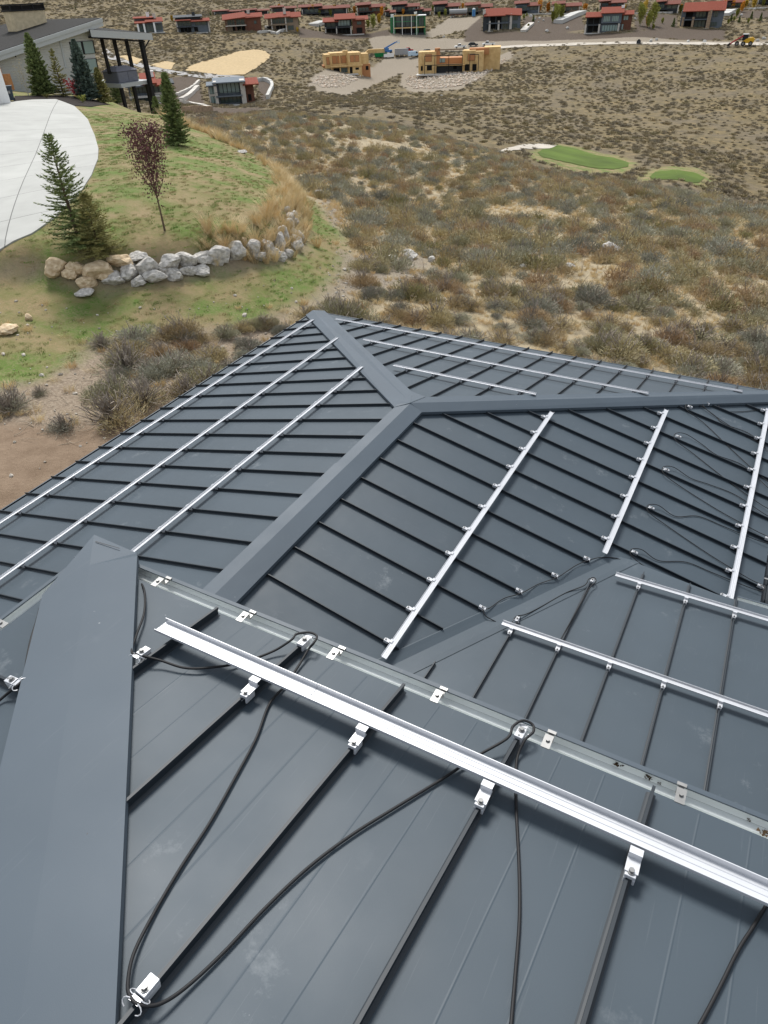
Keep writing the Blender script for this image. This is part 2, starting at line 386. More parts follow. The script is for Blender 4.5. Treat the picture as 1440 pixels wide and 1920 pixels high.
# paved and laid surfaces
def concrete_mat():
    m = new_mat("concrete", (0.37,0.37,0.345), 0.8, noise=0.07, nscale=0.8, bump=0.1, bscale=60)
    nt = m.node_tree; b = nt.nodes["Principled BSDF"]; tc = nt.nodes.new("ShaderNodeTexCoord")
    mp = nt.nodes.new("ShaderNodeMapping"); mp.inputs['Rotation'].default_value = (0, 0, 0.75); nt.links.new(tc.outputs['Object'], mp.inputs[0])
    br = nt.nodes.new("ShaderNodeTexBrick"); br.offset = 0.0; br.inputs['Scale'].default_value = 1.0
    br.inputs['Brick Width'].default_value = 3.6; br.inputs['Row Height'].default_value = 3.6; br.inputs['Mortar Size'].default_value = 0.02
    br.inputs['Color1'].default_value = (1,1,1,1); br.inputs['Color2'].default_value = (0.93,0.93,0.93,1); br.inputs['Mortar'].default_value = (0.35,0.35,0.35,1)
    nt.links.new(mp.outputs[0], br.inputs[0])
    old = b.inputs['Base Color'].links[0].from_socket
    mx = nt.nodes.new("ShaderNodeMix"); mx.data_type = 'RGBA'; mx.blend_type = 'MULTIPLY'; mx.inputs[0].default_value = 1
    nt.links.new(old, mx.inputs[6]); nt.links.new(br.outputs[0], mx.inputs[7]); nt.links.new(mx.outputs[2], b.inputs['Base Color']); return m
M_conc = concrete_mat()
M_pale = new_mat("pale_gravel_road", (0.42,0.38,0.32), 0.9, noise=0.12, nscale=0.4)
M_mulch = new_mat("dark_mulch", (0.018,0.013,0.010), 0.95, noise=0.4, nscale=9, bump=0.6, bscale=30)
M_green = new_mat("putting_green", (0.072,0.108,0.018), 0.95, noise=0.28, nscale=0.12)
M_straw = new_mat("straw_blanket", (0.40,0.30,0.165), 0.9, noise=0.14, nscale=1.2, bump=0.2, bscale=6)
tag(drape("driveway", Z['drive'], 0.05, M_conc, 1.0, 0.12), kind='structure')
tag(drape("mulch_bed", Z['mulch_a'], 0.04, M_mulch, 1.0), kind='structure')
tag(drape("golf_green", Z['green_a'], 0.07, M_green, 2.0), kind='structure')
tag(drape("golf_green", Z['green_b'], 0.07, M_green, 2.0), kind='structure')
tag(drape("cart_path", Z['path'], 0.09, M_pale, 2.0), kind='structure')
road_px = [(930,92),(955,90),(1000,88),(1060,86),(1130,84),(1200,83),(1300,84),(1440,85),(1600,86),(1600,81),(1440,80.5),(1300,79.5),(1200,79),(1130,80),(1060,81.5),(1000,83.5),(955,86),(920,88)]
tag(drape("dirt_road", wpoly(road_px, FAR), 0.15, M_pale, 4.0), kind='structure')
tag(drape("access_road", wpoly([(190,100),(205,112),(260,126),(330,141),(420,150),(470,150),(450,143),(400,139),(330,134),(265,119),(215,104),(200,92)], FAR), 0.15, new_mat("grey_road", (0.30,0.29,0.28), 0.9, noise=0.1, nscale=0.3), 4.0), kind='structure')
bl = [([(346,133),(357,125),(380,116),(410,108),(445,98),(475,93),(497,96),(508,105),(500,115),(480,128),(460,140),(420,142),(380,137)], 'large pale straw erosion blanket curving over the slope above the grey flat roof'),
      ([(281,125),(300,116),(330,117),(320,132)], 'small straw erosion blanket right of the patio corner post'),
      ([(224,108),(236,103),(268,112),(256,122)], 'straw erosion blanket seen between the black patio posts')]
for q_, (pl, lb) in enumerate(bl):
    Z['blanket%d' % q_] = wpoly(rag(pl), FAR)
    tag(drape("erosion_blanket", Z['blanket%d' % q_], 0.2, M_straw, 4.0), lb, 'erosion blanket')

# ------------------------------------------------------------------ the two metal roofs in the foreground
K1 = 0.243; KF, CF = 0.1245, -1.995; KD, CD = 0.1732, 2.8016
def V(x, y, z): return Vector((x*U, y*U, z*U))
zA = lambda x, y: K1*x
zB = lambda x, y: -K1*y
zC = lambda x, y: -K1*x
zF = lambda x, y: CF-KF*y
zD = lambda x, y: CD-KD*y
zE = lambda x, y: CD+KD*(x+9.98)
nC = np.array([K1, 0, 1.]); nD = np.array([0, KD, 1.]); nF = np.array([0, KF, 1.]); nE = np.array([-KD, 0, 1.])

def metal_mat(name, c, streak_axis, smudge=0.26):
    m = bpy.data.materials.new(name); m.use_nodes = True; nt = m.node_tree; N = nt.nodes; Lk = nt.links
    b = N["Principled BSDF"]; b.inputs['Specular IOR Level'].default_value = 0.24
    tc = N.new("ShaderNodeTexCoord")
    def nz(sc, det, mscale=(1,1,1), rough=0.5):
        mp = N.new("ShaderNodeMapping"); mp.inputs['Scale'].default_value = mscale; Lk.new(tc.outputs['Object'], mp.inputs[0])
        n = N.new("ShaderNodeTexNoise"); n.inputs['Scale'].default_value = sc; n.inputs['Detail'].default_value = det; n.inputs['Roughness'].default_value = rough
        Lk.new(mp.outputs[0], n.inputs['Vector']); return n.outputs['Fac']
    def ramp(f, stops):
        r = N.new("ShaderNodeValToRGB"); e = r.color_ramp.elements
        while len(e) < len(stops): e.new(0.5)
        for i, (p, cc) in enumerate(stops): e[i].position = p; e[i].color = (*cc, 1)
        Lk.new(f, r.inputs[0]); return r.outputs[0]
    big = nz(1.1, 3)
    c0 = ramp(big, [(0.3, tuple(v*0.93 for v in c)), (0.7, tuple(v*1.07 for v in c))])
    # chalky smudges and boot scuffs, small scratches
    sm = nz(5.0, 8, rough=0.75); smr = ramp(sm, [(0.57, (0,0,0)), (0.80, (smudge,)*3)])
    st = (60, 1.2, 1) if streak_axis == 'y' else (1.2, 60, 1)
    s2 = ramp(nz(2.2, 3, st), [(0.66, (0,0,0)), (0.70, (0.035,)*3), (0.74, (0,0,0))])
    sp = ramp(nz(45, 2), [(0.765, (0,0,0)), (0.80, (0.5,)*3)])
    gate = ramp(nz(1.7, 2), [(0.5, (0,0,0)), (0.62, (1,1,1))])
    def mixadd(a, bb, mode='ADD'):
        x = N.new("ShaderNodeMix"); x.data_type = 'RGBA'; x.blend_type = mode; x.inputs[0].default_value = 1; Lk.new(a, x.inputs[6]); Lk.new(bb, x.inputs[7]); return x.outputs[2]
    s3 = mixadd(smr, gate, 'MULTIPLY'); tot = mixadd(mixadd(s3, s2), mixadd(sp, gate, 'MULTIPLY'))
    x = N.new("ShaderNodeMix"); x.data_type = 'RGBA'; Lk.new(tot, x.inputs[0]); Lk.new(c0, x.inputs[6]); x.inputs[7].default_value = (0.42,0.44,0.45,1)
    Lk.new(x.outputs[2], b.inputs['Base Color'])
    rr = ramp(nz(3.0, 5), [(0.3, (0.46,)*3), (0.7, (0.56,)*3)]); Lk.new(rr, b.inputs['Roughness'])
    # slight oil-canning and fine embossed grain
    h1_ = nz(2.5, 2, (1, 1, 1)); h2 = nz(420, 2)
    b1 = N.new("ShaderNodeBump"); b1.inputs['Strength'].default_value = 0.38; b1.inputs['Distance'].default_value = 0.012; Lk.new(h1_, b1.inputs['Height'])
    b2 = N.new("ShaderNodeBump"); b2.inputs['Strength'].default_value = 0.12; b2.inputs['Distance'].default_value = 0.001; Lk.new(h2, b2.inputs['Height']); Lk.new(b1.outputs[0], b2.inputs['Normal'])
    Lk.new(b2.outputs[0], b.inputs['Normal'])
    return m
SL = (0.045, 0.061, 0.075)
M_slx = metal_mat("slate_steel_across", SL, 'x'); M_sly = metal_mat("slate_steel_along", SL, 'y')
M_cap = metal_mat("slate_steel_trim", (0.057, 0.075, 0.093), 'y', 0.08)
M_seam = new_mat("slate_seam", (0.014,0.020,0.026), 0.5, spec=0.35)  # darker than the pans: shade on the upright seam sides put into colour
M_guti = new_mat("gutter_inside", (0.62,0.65,0.64), 0.45, noise=0.02, nscale=2, spec=0.4)
M_galv = new_mat("galvanised", (0.22,0.22,0.215), 0.4, 0.5, spec=0.5, noise=0.12, nscale=30)
M_alu = new_mat("mill_aluminium", (0.52,0.53,0.55), 0.38, 0.4, spec=0.5, noise=0.05, nscale=5)
M_cable = new_mat("black_cable", (0.010,0.010,0.011), 0.6, spec=0.3)
M_brown = new_mat("leaf_debris", (0.07,0.045,0.025), 0.9, noise=0.5, nscale=60)
M_wall = new_mat("dark_siding", (0.10,0.10,0.10), 0.8, noise=0.1, nscale=4)

LOWER = thing('lower_metal_roof', 'dark slate standing seam hip roof below, with ridge, hips and a side wing meeting in a valley', 'roof', (0, 0, -3.6))
UPPER = thing('upper_metal_roof', 'dark slate standing seam roof corner in the foreground with wide hip cap and pale gutter', 'roof', (8*U, -16*U, CAM[2]-1.75))
def rel(mb, root):
    o = Vector(root.location); mb.v = [tuple(Vector(p)-o) for p in mb.v]; return mb
def part(name, mb, mat, root, parent=None, label=None, smooth=False):
    rel(mb, root); o = link(name, mb.mesh(name, smooth), mat, parent or root); 
    if label: o['label'] = label
    return o
def slope(poly, zf, thick=0.02):
    mb = MB(); mb.prism([V(x, y, zf(x, y)) for x, y in poly], (0, 0, -thick)); return mb
def seam(zf, x0, y0, x1, y1, hgt=0.036):
    a = V(x0, y0, zf(x0, y0)); b = V(x1, y1, zf(x1, y1)); ex = (b-a); L = ex.length; ex.normalize()
    ey = Vector((0,0,1)).cross(ex).normalized(); ez = ex.cross(ey)
    mb = MB(); fr = frame(a, ex, ey, ez)
    t = 0.003
    mb.extrude_profile([(-0.014,0.0005),(-0.009,0.003),(-t,0.005),(-t,hgt-0.010),(-t-0.003,hgt-0.009),(-t-0.003,hgt),(t,hgt),(t,0.005),(0.009,0.003),(0.014,0.0005)][::-1], fr, L)
    return mb
def off(poly, zf, d): return lambda x, y: zf(x, y)+d

sA = part('roof_slope', slope([(-10.1,-19),(0.2,-19),(0.2,-0.35),(-10.1,9.95)], zA), M_slx, LOWER, label='left slope with three snow rails')
sB = part('roof_slope', slope([(-10.1,9.95),(0.2,-0.35),(10.35,9.8),(10.35,9.98)], zB), M_sly, LOWER, label='far triangular slope beyond the two hips')
sC = part('roof_slope', slope([(0.2,-19),(10.35,-19),(10.35,9.8),(0.2,-0.35)], zC), M_slx, LOWER, label='right slope crossed by heating cable')
sF = part('roof_slope', slope([(6.93,-2.25),(1.2,-13.4),(16,-13.4),(16,-2.62),(9.3,-2.68)], zF), M_sly, LOWER, label='wing slope between valley and upper gutter')
for i in range(-7, 18):
    y = -7.443+i
    x1 = 0.0 if y < -0.7 else -y-0.7
    if x1 > -9.6: part('seam', seam(zA, -10.2, y, x1, y), M_seam, LOWER, sA)
for i in range(0, 18):
    x = -7.483+i; y0 = (-x+0.35) if x < 0 else max(x-0.1, 0.35)
    if y0 < 9.4 and -9 < x < 10: part('seam', seam(zB, x, y0, x, 10.05), M_seam, LOWER, sB)
for i in range(-7, 13):
    y = 1.982-i
    x0 = 0.6 if y < -0.6 else y+0.95
    x1 = 10.35 if y > -2.1 else 3.643+(y+8.442)*0.5186-0.02
    if x1 > x0+0.3: part('seam', seam(zC, x0, y, x1, y), M_seam, LOWER, sC)
for x, y1 in ((4.62,-7.95),(5.63,-5.75),(6.65,-3.75),(7.68,-2.75),(8.71,-2.66),(9.72,-2.66),(10.74,-2.66),(11.75,-2.66)):
    part('seam', seam(zF, x, -13.2, x, y1), M_seam, LOWER, sF)
# valley flashing: a folded strip each side of the valley line plus a raised hem on the C side
def vx(y): return (1.995+KF*y)/K1
mb = MB()
ex = lambda y: 3.643+(y+8.442)*0.5186
P = [(-13.3), (-2.3)]
e0 = [V(ex(y), y, zC(ex(y), y)+0.035) for y in P]; v0 = [V(vx(y)+0.0, y, zC(vx(y), y)+0.012) for y in P]
f0 = [V(vx(y)+0.30, y, zF(0, y)+0.02) for y in P]; f1 = [V(vx(y)+0.46, y, zF(0, y)+0.012) for y in P]
mb.face([e0[0], v0[0], v0[1], e0[1]]); mb.face([v0[0], f0[0], f0[1], v0[1]]); mb.face([f0[0], f1[0], f1[1], f0[1]])
h0 = [p+Vector((-0.012,0,0)) for p in e0]; hb = [V(ex(y)-0.03, y, zC(ex(y), y)) for y in P]
mb.face([h0[0], e0[0], e0[1], h0[1]]); mb.face([hb[0], h0[0], h0[1], hb[1]])
mb.v = [tuple(p) for p in mb.v]
part('valley_flashing', mb, M_sly, LOWER)

def cap(root, pts, name, mat=M_cap, label=None):
    """pts: list of cross sections [(x,y,z) edge, fold, edge]; hemmed bent sheet"""
    mb = MB()
    for a, b in zip(pts[:-1], pts[1:]):
        for k in range(2):
            mb.face([a[k], a[k+1], b[k+1], b[k]])
        for k, s in ((0, 1), (2, 1)):
            d = Vector((0, 0, -0.035)); mb.face([a[k], b[k], Vector(b[k])+d, Vector(a[k])+d])
    for sct in (pts[0], pts[-1]):
        d = Vector((0, 0, -0.035)); mb.face([sct[0], sct[1], sct[2], Vector(sct[2])+d, Vector(sct[1])+d, Vector(sct[0])+d])
    part(name, mb, mat, root, label=label)
h = 0.115
cap(LOWER, [[V(-0.03,-0.78,zA(0,0)+h), V(0.30,-0.42,h+0.02), V(0.70,-0.48,zC(.7,0)+h+.03)], [V(-0.02,-4.2,zA(0,0)+h), V(0.30,-4.2,h+0.02), V(0.70,-4.2,zC(.7,0)+h+.03)]], 'ridge_cap', M_cap)
cap(LOWER, [[V(-0.04,-4.0,zA(0,0)+h+.006), V(0.30,-4.0,h+0.028), V(0.715,-4.0,zC(.7,0)+h+.038)], [V(-0.04,-18.5,zA(0,0)+h+.006), V(0.30,-18.5,h+0.028), V(0.715,-18.5,zC(.7,0)+h+.038)]], 'ridge_cap', M_cap)
cap(LOWER, [[V(-0.03,-0.78,h), V(0.30,-0.42,h+0.03), V(-0.08,0.45,zB(0,.45)+h)], [V(-10.15,9.30,zA(-10.15,0)+h), V(-10.05,9.78,zA(-9.95,0)+h+.03), V(-9.60,10.08,zB(0,10.1)+h)]], 'hip_cap', M_cap, label='hip cap running to the far left corner')
cap(LOWER, [[V(0.70,-0.48,zC(.7,0)+h+.02), V(0.30,-0.42,h+0.035), V(0.45,0.22,zB(0,.2)+h)], [V(10.5,9.60,zC(10.5,0)+h), V(10.45,9.98,zC(10.1,0)+h+.03), V(10.3,10.3,zB(0,10.2)+h)]], 'hip_cap', M_cap, label='hip cap running to the right edge of the photo')
cap(LOWER, [[V(-0.05,-0.80,h+.004), V(-0.03,-0.6,h+.01), V(-0.08,0.47,zB(0,.45)+h+.004)], [V(0.31,-0.44,h+.026), V(0.31,-0.42,h+0.045), V(0.47,0.22,zB(0,.2)+h+.006)]], 'cap_joint', M_cap)

def gutter(root, p0, p1, out, inner, zoff=0.0, name='gutter', brk=None, brk_mat=None, par=None):
    """K-style eave gutter from p0 to p1 (points on the roof edge, metres), out = unit vector away from the roof"""
    p0 = Vector(p0); p1 = Vector(p1); ex_ = (p1-p0); L = ex_.length; ex_.normalize(); out = Vector(out)
    fr = frame(p0+Vector((0,0,zoff-0.018)), ex_, out, Vector((0,0,1)))
    mb = MB()
    W_, D_ = 0.094, 0.070
    # outer skin
    mb.extrude_profile([(0.0,-0.012),(0.0,-D_),(0.050,-D_),(0.058,-D_+0.016),(W_-0.01,-0.05),(W_,-0.035),(W_,-0.012),(W_-0.016,-0.012),(W_-0.016,-0.018),(W_-0.004,-0.018),(W_-0.004,-0.036),(W_-0.014,-0.051),(0.055,-D_+0.017),(0.047,-D_+0.004),(0.004,-D_+0.004),(0.004,-0.012)][::-1], fr, L)
    g_ = part(name, mb, M_seam if False else M_cap, root, par)
    mb = MB()
    i = [(0.0055,-0.014),(0.0055,-D_+0.006),(0.046,-D_+0.006),(0.054,-D_+0.019),(W_-0.016,-0.051),(W_-0.006,-0.037),(W_-0.006,-0.019)]
    for a, b in zip(i[:-1], i[1:]):
        mb.face([fr @ Vector((0.002, *a)), fr @ Vector((L-0.002, *a)), fr @ Vector((L-0.002, *b)), fr @ Vector((0.002, *b))])
    part('gutter_lining', mb, inner, root, g_)
    return g_, fr, L
# eave gutters of the lower roof
gutter(LOWER, V(-10.1,9.9,zA(-10.1,0)), V(-10.1,-19,zA(-10.1,0)), (-1,0,0), M_seam)
gutter(LOWER, V(10.3,9.98,zB(0,9.98)), V(-10.1,9.98,zB(0,9.98)), (0,1,0), M_seam)
gC, frC, LC = gutter(LOWER, V(10.35,-2.2,zC(10.35,0)), V(10.35,9.8,zC(10.35,0)), (1,0,0), M_seam)
for x in np.arange(0.28, LC-0.3, 0.42):
    mb = MB(); mb.box(x, x+0.022, -0.03, 0.122, -0.013, -0.006, frC); part('gutter_bracket', mb, M_galv, LOWER, gC)
gF, frF, LF = gutter(LOWER, V(15.9,-2.62,zF(0,-2.62)), V(9.75,-2.66,zF(0,-2.66)), (0,1,0), M_guti)
# closing walls and soffits below the eaves
mb = MB()
for x0, x1, y0, y1, zt in ((-9.2,9.4,-13.5,9.1,-2.62), (9.4,15.2,-13.5,-3.6,-2.0)):
    mb.box(x0*U, x1*U, y0*U, y1*U, -4.6, zt*U)
part('house_wall', mb, M_wall, LOWER)
mb = MB(); mb.prism([V(-10.1,-19,-2.50), V(10.3,-19,-2.56), V(10.3,9.9,-2.56), V(-10.1,9.9,-2.50)], (0,0,-0.10)); part('soffit', mb, M_wall, LOWER)
mb = MB(); mb.prism([V(7.0,-2.34,zF(0,-2.3)-0.06), V(1.5,-13,zF(0,-13)-0.06), V(15.9,-13,zF(0,-13)-0.06), V(15.9,-2.68,zF(0,-2.7)-0.06), V(9.3,-2.74,zF(0,-2.7)-0.06)], (0,0,-0.22)); part('fascia', mb, M_cap, LOWER)

# upper roof
sk = 0.042
sD = part('roof_slope', slope([(2.93,-12.9),(11.0,-20.97),(16,-20.97),(16,-12.9)], zD), M_sly, UPPER, label='near slope falling to the gutter')
sE = part('roof_slope', slope([(2.90,-12.91),(2.90,-21),(10.98,-20.99)], zE), M_slx, UPPER, label='narrow left slope beyond the hip cap')
for x in (4.63, 5.60, 6.61, 7.62, 8.61, 9.63, 10.64, 11.66):
    y1 = -12.93; 
    # stop below the hip cap
    yb = -20.5
    yh = -(9.98+x)+0.62*1.0
    mbx = seam(zD, x+sk*(yb-y1) if False else x-sk*(y1-max(yb, yh-0.2)) , max(yb, yh-0.2), x, y1-0.0, 0.037)
    part('seam', mbx, M_seam, UPPER, sD)
for y in (-14.45, -15.46, -16.47):
    part('seam', seam(zE, 2.93, y, -(9.98+y)-0.60, y, 0.034), M_seam, UPPER, sE)
# faint stiffening ribs pressed into the near pans
mb = MB()
for x in (4.63, 5.60, 6.61, 7.62, 8.61, 9.63):
    for q in (0.33, 0.66):
        xa, ya = x+q, -12.93; yb = max(-20.5, -(9.98+x+q)+0.1); xb = xa-sk*(ya-yb)
        a = V(xb, yb, zD(0, yb)); b = V(xa, ya, zD(0, ya)); d = Vector((0.004, 0, 0)); u_ = Vector((0, 0, 0.0007))
        mb.face([a-d, a+u_, b+u_, b-d][::-1]); mb.face([a+u_, a+d, b+d, b+u_][::-1])
part('pan_ribs', mb, M_sly, UPPER, sD)
# hip cap: from the outer corner up the hip
def HC(s, wv, z):   # s along hip (units of x), wv sideways offset in plan, z above
    return (2.93+s+wv*0.7071, -12.91-s+wv*0.7071)
mb_pts = []
for s in (0.12, 2.0, 4.5, 7.9):
    xc, yc = 2.93+s, -12.91-s; hw = 0.47
    xr, yr = xc+hw*0.7071, yc+hw*0.7071; q_ = 0.26 if s < 1 else 0.0; xl, yl = xc+q_-0.41*0.7071, yc-q_-0.41*0.7071
    mb_pts.append([V(xl, yl, zE(xl, 0)+0.115), V(xc, yc, zD(0, yc)+0.066), V(xr, yr, zD(0, yr)+0.115)])
# pointed end over the gutter corner
tip = V(2.62, -12.60, zD(0,-12.9)+0.02)
mb = MB(); a = mb_pts[0]
for p, q in zip(mb_pts[:-1], mb_pts[1:]):
    for k in range(2): mb.face([p[k], p[k+1], q[k+1], q[k]])
    for k in (0, 2):
        d = Vector((0, 0, -0.028)); mb.face([p[k], q[k], Vector(q[k])+d, Vector(p[k])+d])
rl = V(2.66, -13.02, zE(2.6,0)+0.03); rr_ = V(3.22, -12.58, zD(0,-12.6)+0.02)
mb.face([a[0], tip, a[1]]); mb.face([a[1], tip, rr_, a[2]])
for p, q in ((a[0], tip), (tip, rr_), (rr_, a[2])):
    d = Vector((0, 0, -0.03)); mb.face([p, q, Vector(q)+d, Vector(p)+d])
part('hip_cap', mb, metal_mat("slate_steel_hip", (0.058,0.076,0.094), 'y', 0.05), UPPER)
mb = MB(); a_ = tip.lerp(a[1], .22)+Vector((0,0,.004)); b_ = rr_.lerp(a[2], .22)+Vector((0,0,.004)); e1_ = a_.lerp(b_, .06); e2_ = a_.lerp(b_, .62); w_ = (a[1]-tip).normalized()*0.006
mb.face([e1_, e2_, e2_+w_*.8, e1_+w_]); part('cap_slot', mb, M_cable, UPPER)
gD, frD, LD = gutter(UPPER, V(16,-12.9,zD(0,-12.9)), V(2.6,-12.9,zD(0,-12.9)), (0,1,0), M_guti)
gE, frE, LE = gutter(UPPER, V(2.88,-12.62,zE(2.88,0)), V(2.88,-21,zE(2.88,0)), (-1,0,0), M_guti)
def hanger(fr, x, root, par, wd=0.028):
    mb = MB()
    mb.box(x-wd/2, x+wd/2, -0.004, 0.045, 0.0180, 0.0205, fr)
    mb.box(x-wd/2, x+wd/2, 0.045, 0.0475, -0.012, 0.0205, fr)
    o_ = part('gutter_bracket', mb, M_galv, root, par)
    mb = MB(); mb.box(x-wd*0.30, x+wd*0.30, 0.048, 0.082, -0.018, -0.013, fr); mb.box(x-wd*0.5, x+wd*0.5, 0.075, 0.086, -0.012, -0.006, fr)
    mb.v = mb.v
    part('bracket_clip', mb, M_galv, root, o_)
    mb = MB(); p = fr @ Vector((x, 0.025, 0.021)); mb.tube([p, p+Vector((0,0,0.006))], 0.007, 6); part('bracket_screw', mb, M_galv, root, o_)
for x in (3.78, 4.86, 5.87, 6.88, 7.82, 8.80, 9.8, 10.8): hanger(frD, (16-x)*U, UPPER, gD)
for y in (-13.95, -15.0, -16.0): hanger(frE, (-12.62-y)*U, UPPER, gE)
# leaf litter caught in the gutter
for k, (px, py, r_) in enumerate(((1160,1434,0.017), (1214,1459,0.012), (1236,1469,0.005), (1404,1538,0.006), (1432,1562,0.017))):
    p = hitp(px, py, np.array([0,0,1.]), (zD(0,-12.9)*U-0.06)); mb = MB()
    for j in range(14):
        a = rnd.uniform(0, 6.28); q = Vector(p)+Vector((math.cos(a)*r_*rnd.random()*1.1, math.sin(a)*r_*0.4, rnd.uniform(-0.004, 0.006)))
        s_ = r_*rnd.uniform(0.25, 0.5); t = rnd.uniform(0, 3)
        mb.face([q+Vector((s_*math.cos(t+i*2.1), s_*math.sin(t+i*2.1), rnd.uniform(-.003, .003))) for i in range(3)])
    o = link('leaf_litter', mb, M_brown); tag(o, 'small clump of brown leaf litter caught in the pale gutter at the right', 'leaf litter', 'leaf litter in the foreground gutter')
mb = MB(); mb.box(4.2*U, 15*U, -20*U, -14.2*U, -1.0, zD(0,-14.2)*U-0.12); part('house_wall', mb, M_wall, UPPER)
mb = MB(); mb.prism([V(2.95,-12.95,zD(0,-12.9)-0.1), V(2.95,-20.9,zD(0,-12.9)-0.1), V(15.9,-20.9,zD(0,-12.9)-0.1), V(15.9,-12.95,zD(0,-12.9)-0.1)], (0,0,-0.16)); part('soffit', mb, M_cap, UPPER)

# ------------------------------------------------------------------ snow rails, clamps
def clamp_mesh(detail):
    # seam clamp: local x along the seam, z up from the pan; block astride the seam with bolt on top
    mb = MB(); L_, W_, hb, ht = 0.044, 0.028, 0.020, 0.050
    for sgn in (-1, 1): mb.box(-L_/2, L_/2, sgn*0.007 if sgn > 0 else -W_/2, W_/2 if sgn > 0 else -0.007, hb, ht-0.012)
    mb.box(-L_/2, L_/2, -W_/2, W_/2, ht-0.012, ht)
    me = mb.mesh('clamp_body'); me.materials.append(M_alu)
    b = MB(); b.tube([(-0.008, 0, ht), (-0.008, 0, ht+0.003)], 0.0105, 14); b.tube([(-0.008, 0, ht+0.003), (-0.008, 0, ht+0.010)], 0.0075, 6)
    b.tube([(0.015, 0, ht), (0.015, 0, ht+0.0012)], 0.004, 8)
    bm_ = b.mesh('bolt'); bm_.materials.append(M_galv); return me, bm_
CL, BO = clamp_mesh(True)
def bevel(me, wdt=0.002):
    bm = bmesh.new(); bm.from_mesh(me); bmesh.ops.bevel(bm, geom=bm.edges[:], offset=wdt, segments=2, affect='EDGES', profile=0.5); bm.to_mesh(me); bm.free()
bevel(CL)
def orient(zf, seam_dir, p):
    """rotation matrix with x along the seam, z normal to the roof at p"""
    x, y = p; e = 0.1
    ex_ = Vector((seam_dir[0], seam_dir[1], (zf(x+seam_dir[0]*e, y+seam_dir[1]*e)-zf(x, y))/e)).normalized()
    ey_ = Vector((0,0,1)).cross(ex_).normalized(); return frame(V(x, y, zf(x, y)), ex_, ey_, ex_.cross(ey_))
# rail section in (across, up): across = + downslope; sheet channel with a tall far lip
RAILP = [(-0.030,0.0),(-0.030,0.010),(-0.0275,0.010),(-0.0275,0.003),(-0.008,0.003),(-0.006,0.0045),(-0.004,0.003),(0.010,0.003),(0.012,0.0045),(0.014,0.003),(0.028,0.003),(0.028,0.022),(0.031,0.022),(0.031,0.0)]
RAILS = {}
def rail(label, zf, a, b, seam_dir, clamps, hgt=0.062, grp=None, shift=0.0, sd_shift=0.0, scale=0.88, splice=0):
    """a,b: ends in roof units; seam_dir points downslope"""
    A_ = V(*a, zf(*a)); B_ = V(*b, zf(*b)); m_ = (A_+B_)/2
    t = thing('snow_rail', label, 'snow rail', m_, 0, grp)
    R3 = orient(zf, seam_dir, ((a[0]+b[0])/2, (a[1]+b[1])/2))
    ex_ = (B_-A_).normalized(); dn = Vector(R3.col[0][:3]); nm = Vector(R3.col[2][:3])
    fr = frame(A_-m_+nm*hgt+dn*shift, ex_, dn, nm)
    mb = MB(); prof = [(y*scale, z*scale) for y, z in RAILP]
    pr_ = prof if ex_.cross(dn).dot(nm) < 0 else prof[::-1]; Lr = (B_-A_).length
    if splice:
        mb.extrude_profile(pr_, fr, splice-0.001); link('rail_channel', mb, M_alu, t); mb = MB(); fr2 = fr @ Matrix.Translation((splice+0.001, 0, 0)); mb.extrude_profile(pr_, fr2, Lr-splice)
        link('rail_channel', mb, M_alu, t); mb = MB(); mb.box(splice-0.075, splice+0.075, -0.018, 0.022, -0.003, -0.0005, fr); link('joiner', mb, M_alu, t)
    else:
        mb.extrude_profile(pr_, fr, Lr); link('rail_channel', mb, M_alu, t)
    for c in clamps:
        F = orient(zf, seam_dir, c); eu = F.to_euler()
        p = F.translation + Vector(F.col[0][:3])*sd_shift - m_
        k = link('clamp', CL, None, t, p, eu)
        link('bolt', BO, None, k)
        pb = MB(); pb.box(-0.012, 0.040, -0.017, 0.017, 0.050, 0.0535); pb.box(0.030, 0.034, -0.017, 0.017, 0.0535, 0.072); pb.box(0.034, 0.052, -0.017, 0.017, 0.0690, 0.072)
        key = 'plate'
        if key not in RAILS:
            RAILS[key] = pb.mesh('splice_plate'); RAILS[key].materials.append(M_alu)
        link('splice_plate', RAILS[key], None, k)
    return t
GR = 'silver snow rails clamped across the metal roofs'
yA = [-7.443+i for i in range(-7, 18)]
def rng(lo, hi, base): return [base+i for i in range(-12, 25) if lo < base+i < hi]
rail('long aluminium snow rail nearest the eave on the left roof slope', zA, (-8.98,-14.5), (-8.98,8.3), (-1,0), [(-8.98,y) for y in rng(-14.4,8.2,-7.443)], grp=GR)
rail('middle aluminium snow rail of the three on the left roof slope', zA, (-5.93,-14.0), (-5.93,5.55), (-1,0), [(-5.93,y) for y in rng(-13.9,5.5,-7.443)], grp=GR)
rail('aluminium snow rail nearest the ridge on the left roof slope', zA, (-2.91,-14.0), (-2.91,2.35), (-1,0), [(-2.91,y) for y in rng(-13.9,2.3,-7.443)], grp=GR)
rail('aluminium snow rail along the far eave against the sagebrush', zB, (-7.95,8.40), (8.72,8.40), (0,1), [(x,8.40) for x in rng(-7.9,8.6,-7.483)], grp=GR)
rail('middle snow rail on the far triangular roof slope', zB, (-4.85,5.58), (6.0,5.58), (0,1), [(x,5.58) for x in rng(-4.8,5.9,-7.483)], grp=GR)
rail('shortest snow rail on the far triangular slope, just above the junction of caps', zB, (-1.98,2.74), (3.05,2.74), (0,1), [(x,2.74) for x in rng(-1.9,3.0,-7.483)], grp=GR)
SC = dict(grp=GR, shift=0.035)
rail('snow rail slanting from hip cap down to the valley, nearest the ridge', zC, (3.62,-8.45), (3.62,2.32), (1,0), [(3.55,y) for y in rng(-8.2,2.3,1.982)], **SC)
